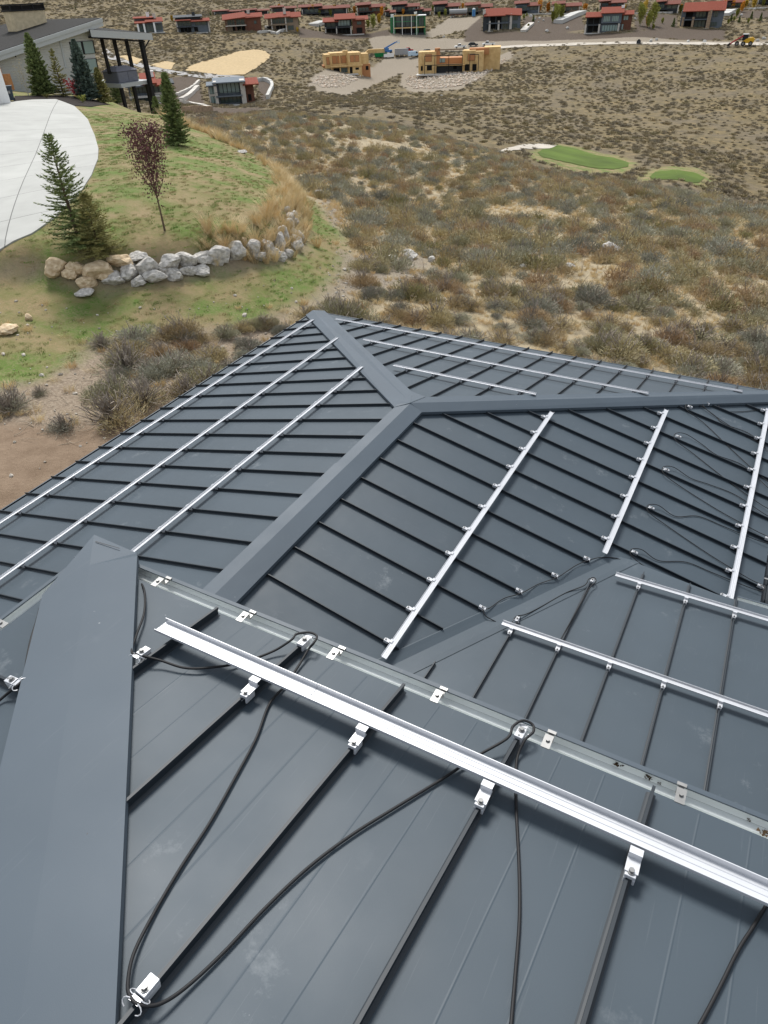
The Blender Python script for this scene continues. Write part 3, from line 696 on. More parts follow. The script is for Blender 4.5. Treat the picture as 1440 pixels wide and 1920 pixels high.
rail('shorter snow rail right of centre ending above the top of the valley', zC, (6.57,-2.6), (6.57,5.25), (1,0), [(6.50,y) for y in rng(-2.3,5.3,1.982)], **SC)
rail('snow rail at the right photo edge crossing the looped heating cables', zC, (9.53,-2.35), (9.53,8.1), (1,0), [(9.46,y) for y in rng(-2.3,8,1.982)], **SC)
SF = dict(grp=GR, shift=0.03)
FX = [5.63,6.65,7.68,8.71,9.72,10.74,11.75]
rail('snow rail on the wing roof just beyond the foreground gutter', zF, (5.40,-6.36), (12.5,-6.36), (0,1), [(x,-6.44) for x in FX], **SF)
rail('snow rail on the wing roof next to the valley top, behind another parallel rail', zF, (7.12,-3.40), (12.5,-3.40), (0,1), [(x,-3.50) for x in FX[2:]], **SF)
rail('wide aluminium snow rail crossing the foreground roof', zD, (4.46,-13.47), (12.5,-13.47), (0,1), [(4.63+i-0.035,-13.685) for i in range(1,8)], hgt=0.062, grp=GR, shift=0.0, scale=1.0, splice=0.66)

# ------------------------------------------------------------------ heating cables and their clips
def clip_mesh():
    mb = MB()                                 # stainless clip with four curled arms, at the end of a clamp
    mb.box(-0.040, -0.026, -0.013, 0.013, 0.046, 0.0475)
    for sx, sy in ((-1, 1), (-1, -1), (1, 1), (1, -1)):
        pts = []
        for k in range(7):
            a = math.radians(-20+k*30); pts.append((-0.033+sx*(0.004+0.009*(1-math.cos(a))*0.8), sy*(0.011+0.016*math.sin(max(a, 0))), 0.047+0.004*math.cos(a)-0.0035*k*0.4))
        mb.tube(pts, 0.0014, 5)
    me = mb.mesh('wire_clip'); me.materials.append(M_alu); return me
CLIP = clip_mesh()
GCL = 'cable clamps on the roof seams'
def cable_clamp(zf, sdir, xy, label, flip=1, rot=0.0):
    F = orient(zf, (sdir[0]*flip, sdir[1]*flip), xy)
    if rot: F = F @ Matrix.Rotation(rot, 4, 'Z')
    t = thing('cable_clamp', label, 'cable clamp', F.translation, 0, GCL); t.rotation_euler = F.to_euler()
    link('clamp_body', CL, None, t); link('bolt', BO, None, t); link('wire_clip', CLIP, None, t); return F
def cable(label, pts, r=0.0048, grp=None):
    mb = MB(); mb.tube(spline(pts, 12), r, 8); o = link('heating_cable', mb.mesh('heating_cable', True), M_cable); tag(o, label, 'cable', grp); return o
def onp(px, py, n_, c_, h_=0.012):            # point on a roof plane under a given direction, h_ metres above it
    return Vector(hitp(px, py, n_, (c_)*U+h_))
D_ = lambda px, py, h_=0.010: onp(px, py, nD, CD, h_)
C_ = lambda px, py, h_=0.010: onp(px, py, nC, 0.0, h_)
F_ = lambda px, py, h_=0.010: onp(px, py, nF, CF, h_)
E_ = lambda px, py, h_=0.010: onp(px, py, nE, CD+KD*9.98, h_)
def xyU(v): return (v.x/U, v.y/U)
GH = 'black heating cables zigzagging over the roofs'
p1 = xyU(D_(266,1224,0.045)); p2 = xyU(D_(566,1206,0.045)); p3 = xyU(D_(272,1855,0.045)); p4 = xyU(D_(974,1378,0.045))
cable_clamp(zD, (0.04,1), p1, 'silver cable clamp half hidden beside the wide hip cap, left of the long rail end', flip=1)
cable_clamp(zD, (0.04,1), p2, 'silver cable clamp with curled wires at the gutter, left of the rail splice', rot=math.pi)
cable_clamp(zD, (0.04,1), p3, 'large silver cable clamp with bolt and four curled wires at the bottom left')
cable_clamp(zD, (0.04,1), p4, 'silver cable clamp at the gutter under a small black cable loop, right of centre', rot=math.pi)
cable('black cable zigzagging over the foreground roof, looping through four silver clamps',
      [D_(262,1088,-0.02), D_(271,1110,.02), D_(270,1150,.025), D_(256,1190,.03), D_(247,1222,.045), D_(262,1228,.045), D_(300,1238,.03), D_(345,1252,.02), D_(390,1252,.02), D_(450,1243,.015), D_(510,1222,.02), D_(546,1200,.045), D_(556,1189,.05), D_(580,1186,.055), D_(594,1193,.055), D_(588,1206,.05), D_(578,1218,.03), D_(560,1248,.015), D_(535,1285), D_(505,1320), D_(480,1385), D_(440,1460), D_(395,1540), D_(340,1625), D_(290,1710), D_(252,1785,.02), D_(240,1840,.035), D_(244,1868,.045), D_(262,1884,.045), D_(300,1882,.03), D_(350,1850,.015), D_(420,1785), D_(500,1700), D_(580,1625), D_(660,1565), D_(740,1515), D_(830,1460), D_(890,1420,.02), D_(950,1385,.045), D_(962,1362,.055), D_(980,1351,.06), D_(998,1358,.055), D_(1000,1372,.05), D_(984,1388,.04), D_(970,1420,.015), D_(967,1460), D_(968,1520), D_(973,1620), D_(974,1720), D_(966,1830), D_(958,1925), D_(952,2010), D_(990,2070,.02), D_(1100,2080,.02), D_(1240,2040), D_(1310,1925), D_(1350,1850), D_(1385,1780), D_(1418,1728), D_(1470,1640), D_(1500,1560,.03)], 0.0044, GH)
# the left slope behind the hip cap
F3 = cable_clamp(zE, (-1,0), xyU(E_(24,1277,.045)), 'silver cable clamp at the left photo edge, left of the hip cap')
cable('black cable running down the far side of the hip cap at the left edge', [E_(78,1125,-.02), E_(70,1160,.01), E_(58,1200,.012), E_(50,1240,.015), E_(46,1268,.03), E_(34,1284,.045), E_(18,1297,.03), E_(0,1312,.015), E_(-60,1360,.01)], 0.005, GH)
# right slope of the lower roof: zigzag between upper clamps and the eave
up_c = [(1326,756), (1294,762), (1272.5,818), (1250,880.5), (1221.5,952), (1190,1035)]
lowc = [(1462,852), (1455,912), (1449,960), (1437,1008), (1423,1097), (1408,1170)]
upl = ['behind the right hip cap, beside the last rail', 'just below the hip cap, topmost of the row between two rails', 'second below the hip cap in the row between two rails', 'in the middle of the row between two rails', 'second from the bottom of the row between two rails', 'lowest, at the tip of the valley']
for (px, py), lb in zip(up_c, upl):
    cable_clamp(zC, (1,0), xyU(C_(px,py,.045)), 'small cable clamp '+lb)
for (px, py), lb in zip(lowc[3:5], ('small cable clamp at the right photo edge above the dark gutter end', 'small cable clamp beside the white gutter brackets at the right edge')):
    cable_clamp(zC, (1,0), xyU(C_(px,py,.045)), lb, flip=-1)
pp = [C_(1500,760)]
for k, (px, py) in enumerate(up_c):
    lx, ly = lowc[k]
    pp += [C_(px+45,py+16,.012), C_(px+14,py-4,.035), C_(px-6,py-5,.05), C_(px-5,py+8,.035), C_(px+28,py+33,.012), C_((px+lx)/2+6,(py+ly)/2+14,.010), C_(lx-22,ly-14,.02), C_(lx+6,ly,.05), C_(lx+10,ly+8,.05), C_(lx-8,ly+8,.03)]
    if k < 5:
        nx, ny = up_c[k+1]; pp += [C_((nx+lx)/2+30,(ny+ly)/2+8,.010), C_((nx+lx)/2-20,(ny+ly)/2-12,.010)]
cable('thin black cable zigzagging between the small clamps and the right eave', pp[:-1], 0.0045, GH)
vl = [((1100,1045),'uppermost of the four ending the seams along the valley'), ((1040,1076),'second from the top along the valley edge'), ((973,1105),'third from the top along the valley edge'), ((904,1137),'lowest along the valley edge, left of a wing rail end')]
for (px, py), lb in vl: cable_clamp(zC, (1,0), xyU(C_(px-3,py,.045)), 'small cable clamp '+lb, flip=-1)
cable('thin black cable following the valley edge between the small clamps', [C_(1184,1063,.012), C_(1160,1048,.012), C_(1130,1045,.02), C_(1105,1050,.04), C_(1080,1060,.03), C_(1046,1082,.04), C_(1010,1095,.02), C_(978,1112,.04), C_(945,1122,.015), C_(918,1140,.03), C_(906,1143,.045), C_(911,1155,.03), C_(930,1166,.02)], 0.0045, GH)
cable_clamp(zF, (0,1), xyU(F_(970,1160,.045)), 'small cable clamp on the wing roof just above the end of its rail')
cable_clamp(zF, (0,1), xyU(F_(1110,1089,.045)), 'small cable clamp on the wing roof below the tip of the valley', rot=math.pi)
cable('thin black cable joining the two small clamps on the wing roof', [F_(960,1168,.02), F_(968,1156,.045), F_(985,1152,.02), F_(1010,1140,.01), F_(1060,1112,.01), F_(1095,1098,.03), F_(1104,1086,.05), F_(1114,1083,.055), F_(1117,1091,.05), F_(1104,1105,.045), F_(1070,1165,.045), F_(1040,1220,.03)], 0.0045, GH)

# ------------------------------------------------------------------ vegetation
def inst_mat(name, stops, rough=0.9, spread=0.18, var=1.0, tr=0.0):
    m = bpy.data.materials.new(name); m.use_nodes = True; nt = m.node_tree; b = nt.nodes["Principled BSDF"]
    b.inputs['Roughness'].default_value = rough; b.inputs['Specular IOR Level'].default_value = 0.15
    oi = nt.nodes.new("ShaderNodeObjectInfo"); r = nt.nodes.new("ShaderNodeValToRGB"); e = r.color_ramp.elements
    while len(e) < len(stops): e.new(0.5)
    for i, (p, c) in enumerate(stops): e[i].position = p; e[i].color = (*c, 1)
    tc = nt.nodes.new("ShaderNodeTexCoord"); n = nt.nodes.new("ShaderNodeTexNoise"); n.inputs['Scale'].default_value = 9; n.inputs['Detail'].default_value = 3
    nt.links.new(tc.outputs['Object'], n.inputs['Vector'])
    a = nt.nodes.new("ShaderNodeMath"); a.operation = 'MULTIPLY_ADD'; nt.links.new(n.outputs['Fac'], a.inputs[0]); a.inputs[1].default_value = spread*2; 
    s_ = nt.nodes.new("ShaderNodeMath"); s_.operation = 'SUBTRACT'; nt.links.new(oi.outputs['Random'], s_.inputs[0]); s_.inputs[1].default_value = spread
    nt.links.new(s_.outputs[0], a.inputs[2]); nt.links.new(a.outputs[0], r.inputs[0]); nt.links.new(r.outputs[0], b.inputs['Base Color'])
    return m
M_sage = inst_mat("sage_leaves", [(0.0,(0.20,0.195,0.155)),(0.25,(0.37,0.36,0.28)),(0.5,(0.29,0.27,0.165)),(0.7,(0.46,0.385,0.22)),(0.88,(0.34,0.26,0.155)),(1.0,(0.25,0.235,0.11))])
M_sagef = inst_mat('far_sage_leaves', [(0.0,(0.20,0.175,0.13)),(0.4,(0.27,0.23,0.16)),(0.75,(0.31,0.25,0.15)),(1.0,(0.23,0.20,0.11))])
M_rust = inst_mat("rust_leaves", [(0.0,(0.33,0.23,0.14)),(0.5,(0.40,0.30,0.18)),(1.0,(0.41,0.35,0.19))])
M_twig = new_mat("grey_twigs", (0.24,0.205,0.17), 0.95, noise=0.35, nscale=6)
M_dry = inst_mat("dry_grass", [(0.0,(0.50,0.39,0.22)),(0.5,(0.70,0.57,0.34)),(1.0,(0.58,0.42,0.22))])
M_fgrass = inst_mat("green_grass", [(0.0,(0.08,0.19,0.022)),(0.40,(0.13,0.23,0.035)),(0.65,(0.22,0.20,0.075)),(1.0,(0.38,0.29,0.15))])
def blade(mb, p, d, L_, w_, rng_):
    a = d.orthogonal().normalized(); a.rotate(Matrix.Rotation(rng_.uniform(0, 6.28), 3, d)); t = p+d*L_
    mb.face([p-a*w_*0.5, p+a*w_*0.5, t+a*w_*0.12, t-a*w_*0.12])
def shrub(seed, nleaf, ntw, bw=0.020, bl=0.14, form=0.75):
    r = random.Random(seed); mb = MB()
    lobes = [(Vector((r.uniform(-.28,.28), r.uniform(-.28,.28), 0)), r.uniform(.6,1.0)) for _ in range(5)]
    mb.m = 1
    for _ in range(ntw):
        th = r.uniform(0, 6.28); ph = r.uniform(0.15, 1.25); d = Vector((math.cos(th)*math.sin(ph), math.sin(th)*math.sin(ph), math.cos(ph)))
        q = d*r.uniform(.3,.55); q2 = q+Vector((r.uniform(-.1,.1), r.uniform(-.1,.1), r.uniform(.02,.15)))
        mb.tube([(0,0,-0.08), q*0.5+Vector((r.uniform(-.06,.06), r.uniform(-.06,.06), 0)), q, q2], 0.011, 3, 0.004, cap=False)
    mb.m = 0
    for _ in range(nleaf):
        c, s = r.choice(lobes); th = r.uniform(0, 6.28); ph = math.acos(r.uniform(-0.15, 1)); rad = s*(0.42*(r.random()**0.45))
        d = Vector((math.cos(th)*math.sin(ph), math.sin(th)*math.sin(ph), math.cos(ph)*form)); p = c+d*rad
        p.z = max(p.z, 0.0)+0.03
        dd = (d*0.7+Vector((r.uniform(-.5,.5), r.uniform(-.5,.5), r.uniform(.0,.9)))).normalized()
        blade(mb, p, dd, bl*r.uniform(.6,1.4), bw*r.uniform(.7,1.4), r)
    return mb
def tuft(seed, n_, h_, spread=0.12, w_=0.008):
    r = random.Random(seed); mb = MB()
    for _ in range(n_):
        a = r.uniform(0, 6.28); q = r.random()**0.6*spread; p = Vector((math.cos(a)*q, math.sin(a)*q, -0.01))
        d = Vector((math.cos(a)*r.uniform(.05,.7), math.sin(a)*r.uniform(.05,.7), 1)).normalized(); L_ = h_*r.uniform(.5,1.2)
        b = d.orthogonal().normalized()*w_; m_ = p+d*L_*0.55; t = m_+(d+Vector((math.cos(a)*.5, math.sin(a)*.5, -.15))).normalized()*L_*0.45
        mb.face([p-b, p+b, m_+b*0.8, m_-b*0.8]); mb.face([m_-b*0.8, m_+b*0.8, t])
    return mb
near_sh = []
for i in range(7):
    me_ = shrub(i, 4200, 30, 0.011, 0.055, 0.85).mesh('sagebrush'); me_.materials.append(M_sage if i < 6 else M_rust); me_.materials.append(M_twig); near_sh.append(me_)
bare_sh = []
for i in range(2):
    me_ = shrub(40+i, 1500, 95, 0.010, 0.06, 0.8).mesh('sagebrush'); me_.materials.append(M_sage); me_.materials.append(M_twig); bare_sh.append(me_)

def hid(name, mb, mats):                      # source meshes for scattered stuff live in an unlinked collection
    me_ = mb.mesh(name); [me_.materials.append(m) for m in mats]; return bpy.data.objects.new(name, me_)
def scatter(name, pts, yaw, scl, srcs, seed, kind='stuff'):
    me_ = bpy.data.meshes.new(name); me_.vertices.add(len(pts)); me_.vertices.foreach_set('co', np.asarray(pts, np.float32).ravel())
    for nm, arr in (('yaw', yaw), ('scl', scl)):
        a = me_.attributes.new(nm, 'FLOAT', 'POINT'); a.data.foreach_set('value', np.asarray(arr, np.float32))
    o = bpy.data.objects.new(name, me_); C.objects.link(o); tag(o, kind=kind)
    col = bpy.data.collections.new(name+'_kinds')
    for s_ in srcs: col.objects.link(s_)
    ng = bpy.data.node_groups.new(name, 'GeometryNodeTree'); ng.interface.new_socket('Geometry', in_out='INPUT', socket_type='NodeSocketGeometry'); ng.interface.new_socket('Geometry', in_out='OUTPUT', socket_type='NodeSocketGeometry')
    N = ng.nodes; gi = N.new('NodeGroupInput'); go = N.new('NodeGroupOutput'); ip = N.new('GeometryNodeInstanceOnPoints'); ci = N.new('GeometryNodeCollectionInfo')
    ci.inputs['Collection'].default_value = col; ci.inputs['Separate Children'].default_value = True; ci.inputs['Reset Children'].default_value = True
    rv = N.new('FunctionNodeRandomValue'); rv.data_type = 'INT'; rv.inputs[4].default_value = 0; rv.inputs[5].default_value = len(srcs)-1; rv.inputs[8].default_value = seed
    ay = N.new('GeometryNodeInputNamedAttribute'); ay.data_type = 'FLOAT'; ay.inputs[0].default_value = 'yaw'
    as_ = N.new('GeometryNodeInputNamedAttribute'); as_.data_type = 'FLOAT'; as_.inputs[0].default_value = 'scl'
    cx = N.new('ShaderNodeCombineXYZ'); L_ = ng.links
    L_.new(gi.outputs[0], ip.inputs['Points']); L_.new(ci.outputs[0], ip.inputs['Instance']); ip.inputs['Pick Instance'].default_value = True
    L_.new(rv.outputs[2], ip.inputs['Instance Index']); L_.new(ay.outputs[0], cx.inputs[2]); L_.new(cx.outputs[0], ip.inputs['Rotation'])
    L_.new(as_.outputs[0], ip.inputs['Scale']); L_.new(ip.outputs[0], go.inputs[0])
    md = o.modifiers.new('scatter', 'NODES'); md.node_group = ng; return o
mid_src = [hid('brush', shrub(60+i, 760, 5, 0.021, 0.080, 0.8), [M_sage if i < 4 else M_rust, M_twig]) for i in range(5)]
far_src = [hid('brush', shrub(80+i, 150, 0, 0.07, 0.16, 0.6), [M_sagef, M_twig]) for i in range(4)]
dry_src = [hid('dry_tuft', tuft(100+i, 60, 0.24, 0.14, 0.0045), [M_dry]) for i in range(4)]
gr_src = [hid('grass_tuft', tuft(120+i, 40, 0.065, 0.15, 0.005), [M_fgrass]) for i in range(4)]

def grid_pts(R0, R1, cell, seed, a0=-11, a1=66):
    r = np.random.default_rng(seed)
    gx, gy = np.meshgrid(np.arange(-R1, R1, cell), np.arange(-R1, R1, cell)); gx = gx.ravel()+r.uniform(0, cell, gx.size)+CAM[0]; gy = gy.ravel()+r.uniform(0, cell, gy.size)+CAM[1]
    dx, dy = gx-CAM[0], gy-CAM[1]; R = np.hypot(dx, dy); a = np.degrees(np.arctan2(-dx, dy)); k = (R > R0) & (R < R1) & (a > a0) & (a < a1)
    return gx[k], gy[k], R[k], r
LOWPOLY = [(-10.6*U,-30*U), (-10.6*U,10.5*U), (11*U,10.5*U), (16.5*U,4*U), (16.5*U,-30*U)]
def keep_out(x, y, R, names, pad):
    k = ~inside(x, y, LOWPOLY) & (seg_dist(x, y, LOWPOLY) > 0.4) & (seg_dist(x, y, TE[:12], False) > 1.5)
    for nm in names: k &= sdist(x, y, Z[nm]) < pad
    return k
NEARZ = ['drive', 'lawn', 'lawn_low', 'dirt', 'gravel_b', 'mulch_a', 'pathgap']
FARZ = ['blanket0', 'blanket1', 'blanket2', 'green_a', 'green_b', 'rough_a', 'rough_b', 'path', 'pad_a', 'pad_b', 'rip_a', 'rip_b', 'works', 'works2'] + ['darksoil_'+k for k in 'abcdefg']
LM = [((600,590),'the far tip of the hip cap'),((770,520),'the gravel heap'),((1145,465),'the large white boulder'),((1070,499),'the pinkish boulder'),((900,640),'the middle of the far eave rail'),((1395,728),'the right end of the far eave rail'),((730,600),'the left end of the far eave rail'),((1090,300),'the larger golf green'),((1270,332),'the small round golf green'),((610,366),'the three white rocks'),((565,450),'the right arm of the boulder wall'),((1117,560),'the small pale rock near the eave'),((850,470),'the patch of pale dry grass'),((1440,560),'the right photo edge'),((300,520),'the boulder wall'),((250,620),'the lower lawn'),((100,850),'the bare brown dirt')]
def bush_label(x_, y_, z_, s_, tone):
    px, py = proj((x_, y_, z_+.3)); (lx, ly), nm = min(LM, key=lambda q: (q[0][0]-px)**2+2*(q[0][1]-py)**2); dx, dy = px-lx, py-ly
    far_ = 'well ' if abs(dx)+abs(dy) > 110 else ('just ' if abs(dx)+abs(dy) < 45 else '')
    h_ = 'left of ' if dx < 0 else 'right of '; v_ = 'above ' if dy < 0 else 'below '
    rel_ = h_ if abs(dx) > 2.2*abs(dy) else (v_ if abs(dy) > 1.2*abs(dx) else v_+'and '+h_)
    nm = nm.replace('the patch of pale dry grass', 'the pale grass patch').replace('the small pale rock near the eave', 'the small eave rock').replace('of the far eave rail', 'of the far rail')
    return ('small ' if s_ < .82 else 'large ' if s_ > 1.18 else 'medium ')+tone+' '+far_+rel_+nm
# near: individual bushes
x, y, R, r = grid_pts(11, 95, 1.00, 1)
k = keep_out(x, y, R, NEARZ, -0.2); insoil = inside(x, y, Z['soil'])
k &= (r.random(len(x)) < np.where(insoil, 0.45, np.where(inside(x, y, Z['gravel']), 0.25, 0.93))) & (fbm(x/6, y/6, 2) > -0.25)
x, y, R = x[k], y[k], R[k]; o_ = np.argsort(R); x, y, R = x[o_], y[o_], R[o_]
sc = np.clip(r.normal(1.15, 0.33, len(x)), 0.45, 2.0)*np.clip(1.02-(R-40)/200, 0.7, 1.05); z = H(x, y)
GS = 'grey sagebrush bushes nearest the roof'
placed = 0
hand = [(420,630,.9,'s'),(455,618,.8,'s'),(500,612,.8,'s'),(380,640,.8,'s'),(430,700,1.0,'s'),(190,650,.9,'b'),(360,800,.8,'b'),(460,690,.8,'r'),(300,665,.9,'r'),(620,575,1.0,'s'),(690,560,1.1,'s'),(735,560,1.0,'s'),(238,690,1.55,'b'),(290,700,1.2,'s'),(215,790,1.7,'b'),(270,760,1.5,'b'),(350,745,1.3,'b'),(330,690,1.4,'s'),(400,735,1.1,'r'),(20,770,1.25,'b'),(120,805,0.8,'b'),(310,635,1.0,'s'),(345,640,0.9,'s'),(470,655,1.0,'s'),(540,625,0.9,'s'),(400,665,0.9,'s'),(75,740,0.5,'b'),(640,590,1.0,'s'),(585,600,0.8,'s'),(660,600,1.2,'s')]
for px, py, s_, kd in hand:
    p = gp(px, py); m_ = rnd.choice(bare_sh) if kd == 'b' else (near_sh[6] if kd == 'r' else rnd.choice(near_sh[:5]))
    o = link('sagebrush', m_, None, loc=(p[0], p[1], p[2]), rot=(0, 0, rnd.uniform(0, 6.28)), scale=(s_*1.0, s_*1.0, s_*0.85))
    lb = {'b': 'bare grey woody sagebrush on the brown soil left of the roof', 's': 'leafy sagebrush between the roof corner and the boulder wall', 'r': 'rust coloured bush beside the left eave of the roof'}[kd]
    tag(o, bush_label(p[0], p[1], p[2], s_, {'b':'bare grey woody bush','s':'leafy sage bush','r':'rust brown bush'}[kd]), 'bush', 'bushes beside the left eave'); placed += 1
hx = [ (o.location.x, o.location.y) for o in C.objects if o.name.startswith('sagebrush')]
i = 0
while placed < 300 and i < len(x):
    if R[i] < 17 and min(math.hypot(x[i]-a, y[i]-b) for a, b in hx) < 1.2: i += 1; continue
    if insoil[0] is None: pass
    j = rnd.randrange(7); rust = j >= 6
    o = link('sagebrush', near_sh[j], None, loc=(x[i], y[i], z[i]), rot=(0, 0, rnd.uniform(0, 6.28)), scale=(sc[i], sc[i], sc[i]*rnd.uniform(.7, .95)))
    tag(o, bush_label(x[i], y[i], z[i], sc[i], 'rust brown bush' if rust else 'grey sage bush'), 'bush', 'rusty bushes nearest the roof' if rust else GS)
    placed += 1; i += 1
k = np.arange(i, len(x)); k = k[(R[k] < 95)]
pts = [np.stack([x[k], y[k], z[k]], -1)]; scl = [sc[k]*1.0]
print('near bushes left as stuff', len(k))
scatter('sagebrush_slope', pts[0], NR.uniform(0, 6.28, len(k)), scl[0], mid_src, 3)
x, y, R, r = grid_pts(95, 760, 1.55, 2, -7, 62)
k = keep_out(x, y, R, [], 0)
for nm in FARZ: k &= sdist(x, y, Z[nm]) < 0.5
dn = 0.62+2.0*fbm(x/16, y/16, 3)+1.3*fbm(x/60, y/60, 2); k &= r.random(len(x)) < np.clip(dn, 0.15, 0.97)*np.clip(1.25-R/900, .4, 1)
x, y, R = x[k], y[k], R[k]; z = H(x, y); sc = np.clip(r.lognormal(-0.05, 0.38, len(x)), .35, 2.2)*np.clip(R/300, 1, 2)**.5
print('far bushes', len(x))
scatter('sagebrush_hills', np.stack([x, y, z], -1), r.uniform(0, 6.28, len(x)), sc, far_src, 4)
# dry bunch grass between the bushes
x, y, R, r = grid_pts(11, 75, 0.40, 5); k = keep_out(x, y, R, ['drive', 'dirt', 'lawn', 'mulch_a'], 0)
k &= ~inside(x, y, Z['lawn_low']) | (r.random(len(x)) < 0.06)
k &= r.random(len(x)) < np.clip(0.95+1.2*fbm(x/5, y/5, 2), 0.3, 1)*np.where(inside(x, y, Z['soil']) | inside(x, y, Z['gravel']), 0.30, 1)*np.clip((80-R)/40, 0.25, 1)
x, y, R = x[k], y[k], R[k]; print('dry tufts', len(x))
scatter('dry_grass', np.stack([x, y, H(x, y)], -1), r.uniform(0, 6.28, len(x)), r.uniform(.5, 1.2, len(x)), dry_src, 6)
# tall blond grass along the terrace edge
q = []
for k_ in range(5, len(TE)-2):
    a, b = TE[k_], TE[k_+1]
    for _ in range(int(34*math.hypot(a[0]-b[0], a[1]-b[1])/2)):
        t = rnd.random(); q.append((a[0]+(b[0]-a[0])*t+rnd.gauss(0, .35), a[1]+(b[1]-a[1])*t+rnd.gauss(0, .35)))
q = np.array(q); tall_src = [hid('tall_tuft', tuft(140+i, 60, 0.80, 0.12, 0.007), [M_dry]) for i in range(3)]
scatter('tall_dry_grass', np.stack([q[:,0], q[:,1], H(q[:,0], q[:,1])], -1), NR.uniform(0, 6.28, len(q)), NR.uniform(.45, 1.0, len(q)), tall_src, 8)
# lawn
x, y, R, r = grid_pts(13, 62, 0.175, 7, 5, 66)
k = (inside(x, y, Z['lawn']) | inside(x, y, Z['lawn_low'])) & ~inside(x, y, LOWPOLY) & (sdist(x, y, Z['drive']) < -0.05) & (sdist(x, y, Z['mulch_a']) < 0)
k &= r.random(len(x)) < np.clip(0.40+1.5*fbm(x/3, y/3, 3), 0.03, 0.95)*np.clip(1.2-R/70, .3, 1)
x, y, R = x[k], y[k], R[k]; print('lawn tufts', len(x))
scatter('lawn_grass', np.stack([x, y, H(x, y)], -1), r.uniform(0, 6.28, len(x)), r.uniform(.5, 1.1, len(x)), gr_src, 9)
# loose stones
M_stone = inst_mat("loose_stone", [(0.0,(0.26,0.23,0.19)),(0.5,(0.40,0.36,0.30)),(1.0,(0.52,0.48,0.42))])
M_rock = new_mat("wall_boulder", (0.27,0.255,0.23), 0.9, noise=0.25, nscale=7, bump=1.0, bscale=9, col2=(0.62,0.59,0.54))
M_sand = new_mat("sandstone_boulder", (0.38,0.27,0.16), 0.9, nscale=6, bump=1.0, bscale=9, col2=(0.66,0.54,0.37))
def rock_mb(seed, sub=2, flat=0.75):
    r = random.Random(seed); bm = bmesh.new(); bmesh.ops.create_icosphere(bm, subdivisions=sub, radius=0.5)
    dirs = [(Vector((r.gauss(0,1), r.gauss(0,1), r.gauss(0,.8))).normalized(), r.uniform(.24, .42)) for _ in range(9)]
    for v in bm.verts:
        n_ = v.co.normalized(); s_ = 0.5
        for d, l in dirs:
            c = n_.dot(d)
            if c > 0.02: s_ = min(s_, l/c)
        v.co = n_*s_*(1+0.10*math.sin(n_.x*7+seed)*math.sin(n_.y*6+seed*2)*math.sin(n_.z*8))*r.uniform(.965, 1.035)
    bmesh.ops.scale(bm, vec=(1, .85, flat), verts=bm.verts); mb = MB(); mb.v = [tuple(v.co) for v in bm.verts]; mb.f = [tuple(v.index for v in f.verts) for f in bm.faces]; mb.mi = [0]*len(mb.f); bm.free(); return mb
st_src = [hid('stone', rock_mb(i, 1), [M_stone]) for i in range(4)]
x, y, R, r = grid_pts(11, 60, 0.30, 12)
ing = inside(x, y, Z['gravel']) | inside(x, y, Z['gravel_b']); inl = inside(x, y, Z['lawn_low']) | inside(x, y, Z['soil'])
k = keep_out(x, y, R, ['drive', 'lawn', 'mulch_a'], 0) & (r.random(len(x)) < np.where(ing, .75, np.where(inl, .20, .04)))
x, y = x[k], y[k]; scatter('loose_stones', np.stack([x, y, H(x, y)+0.01], -1), r.uniform(0, 6.28, len(x)), np.clip(r.lognormal(-2.6, .5, len(x)), .03, .28), st_src, 13)
# dead twigs on the soil by the eave
mb = MB()
for _ in range(90):
    p = gp(rnd.uniform(20, 330), rnd.uniform(700, 835)); a = rnd.uniform(0, 6.28); L_ = rnd.uniform(.15, .6); q = [Vector(p)+Vector((0,0,.02))]
    for k_ in range(4): a += rnd.uniform(-.7, .7); q.append(q[-1]+Vector((math.cos(a)*L_/4, math.sin(a)*L_/4, rnd.uniform(-.01, .03))))
    mb.tube(q, rnd.uniform(.004, .011), 4, .003)
tag(link('dead_twigs', mb, new_mat("bleached_wood", (0.30,0.25,0.19), 0.9, noise=.3)), kind='stuff')

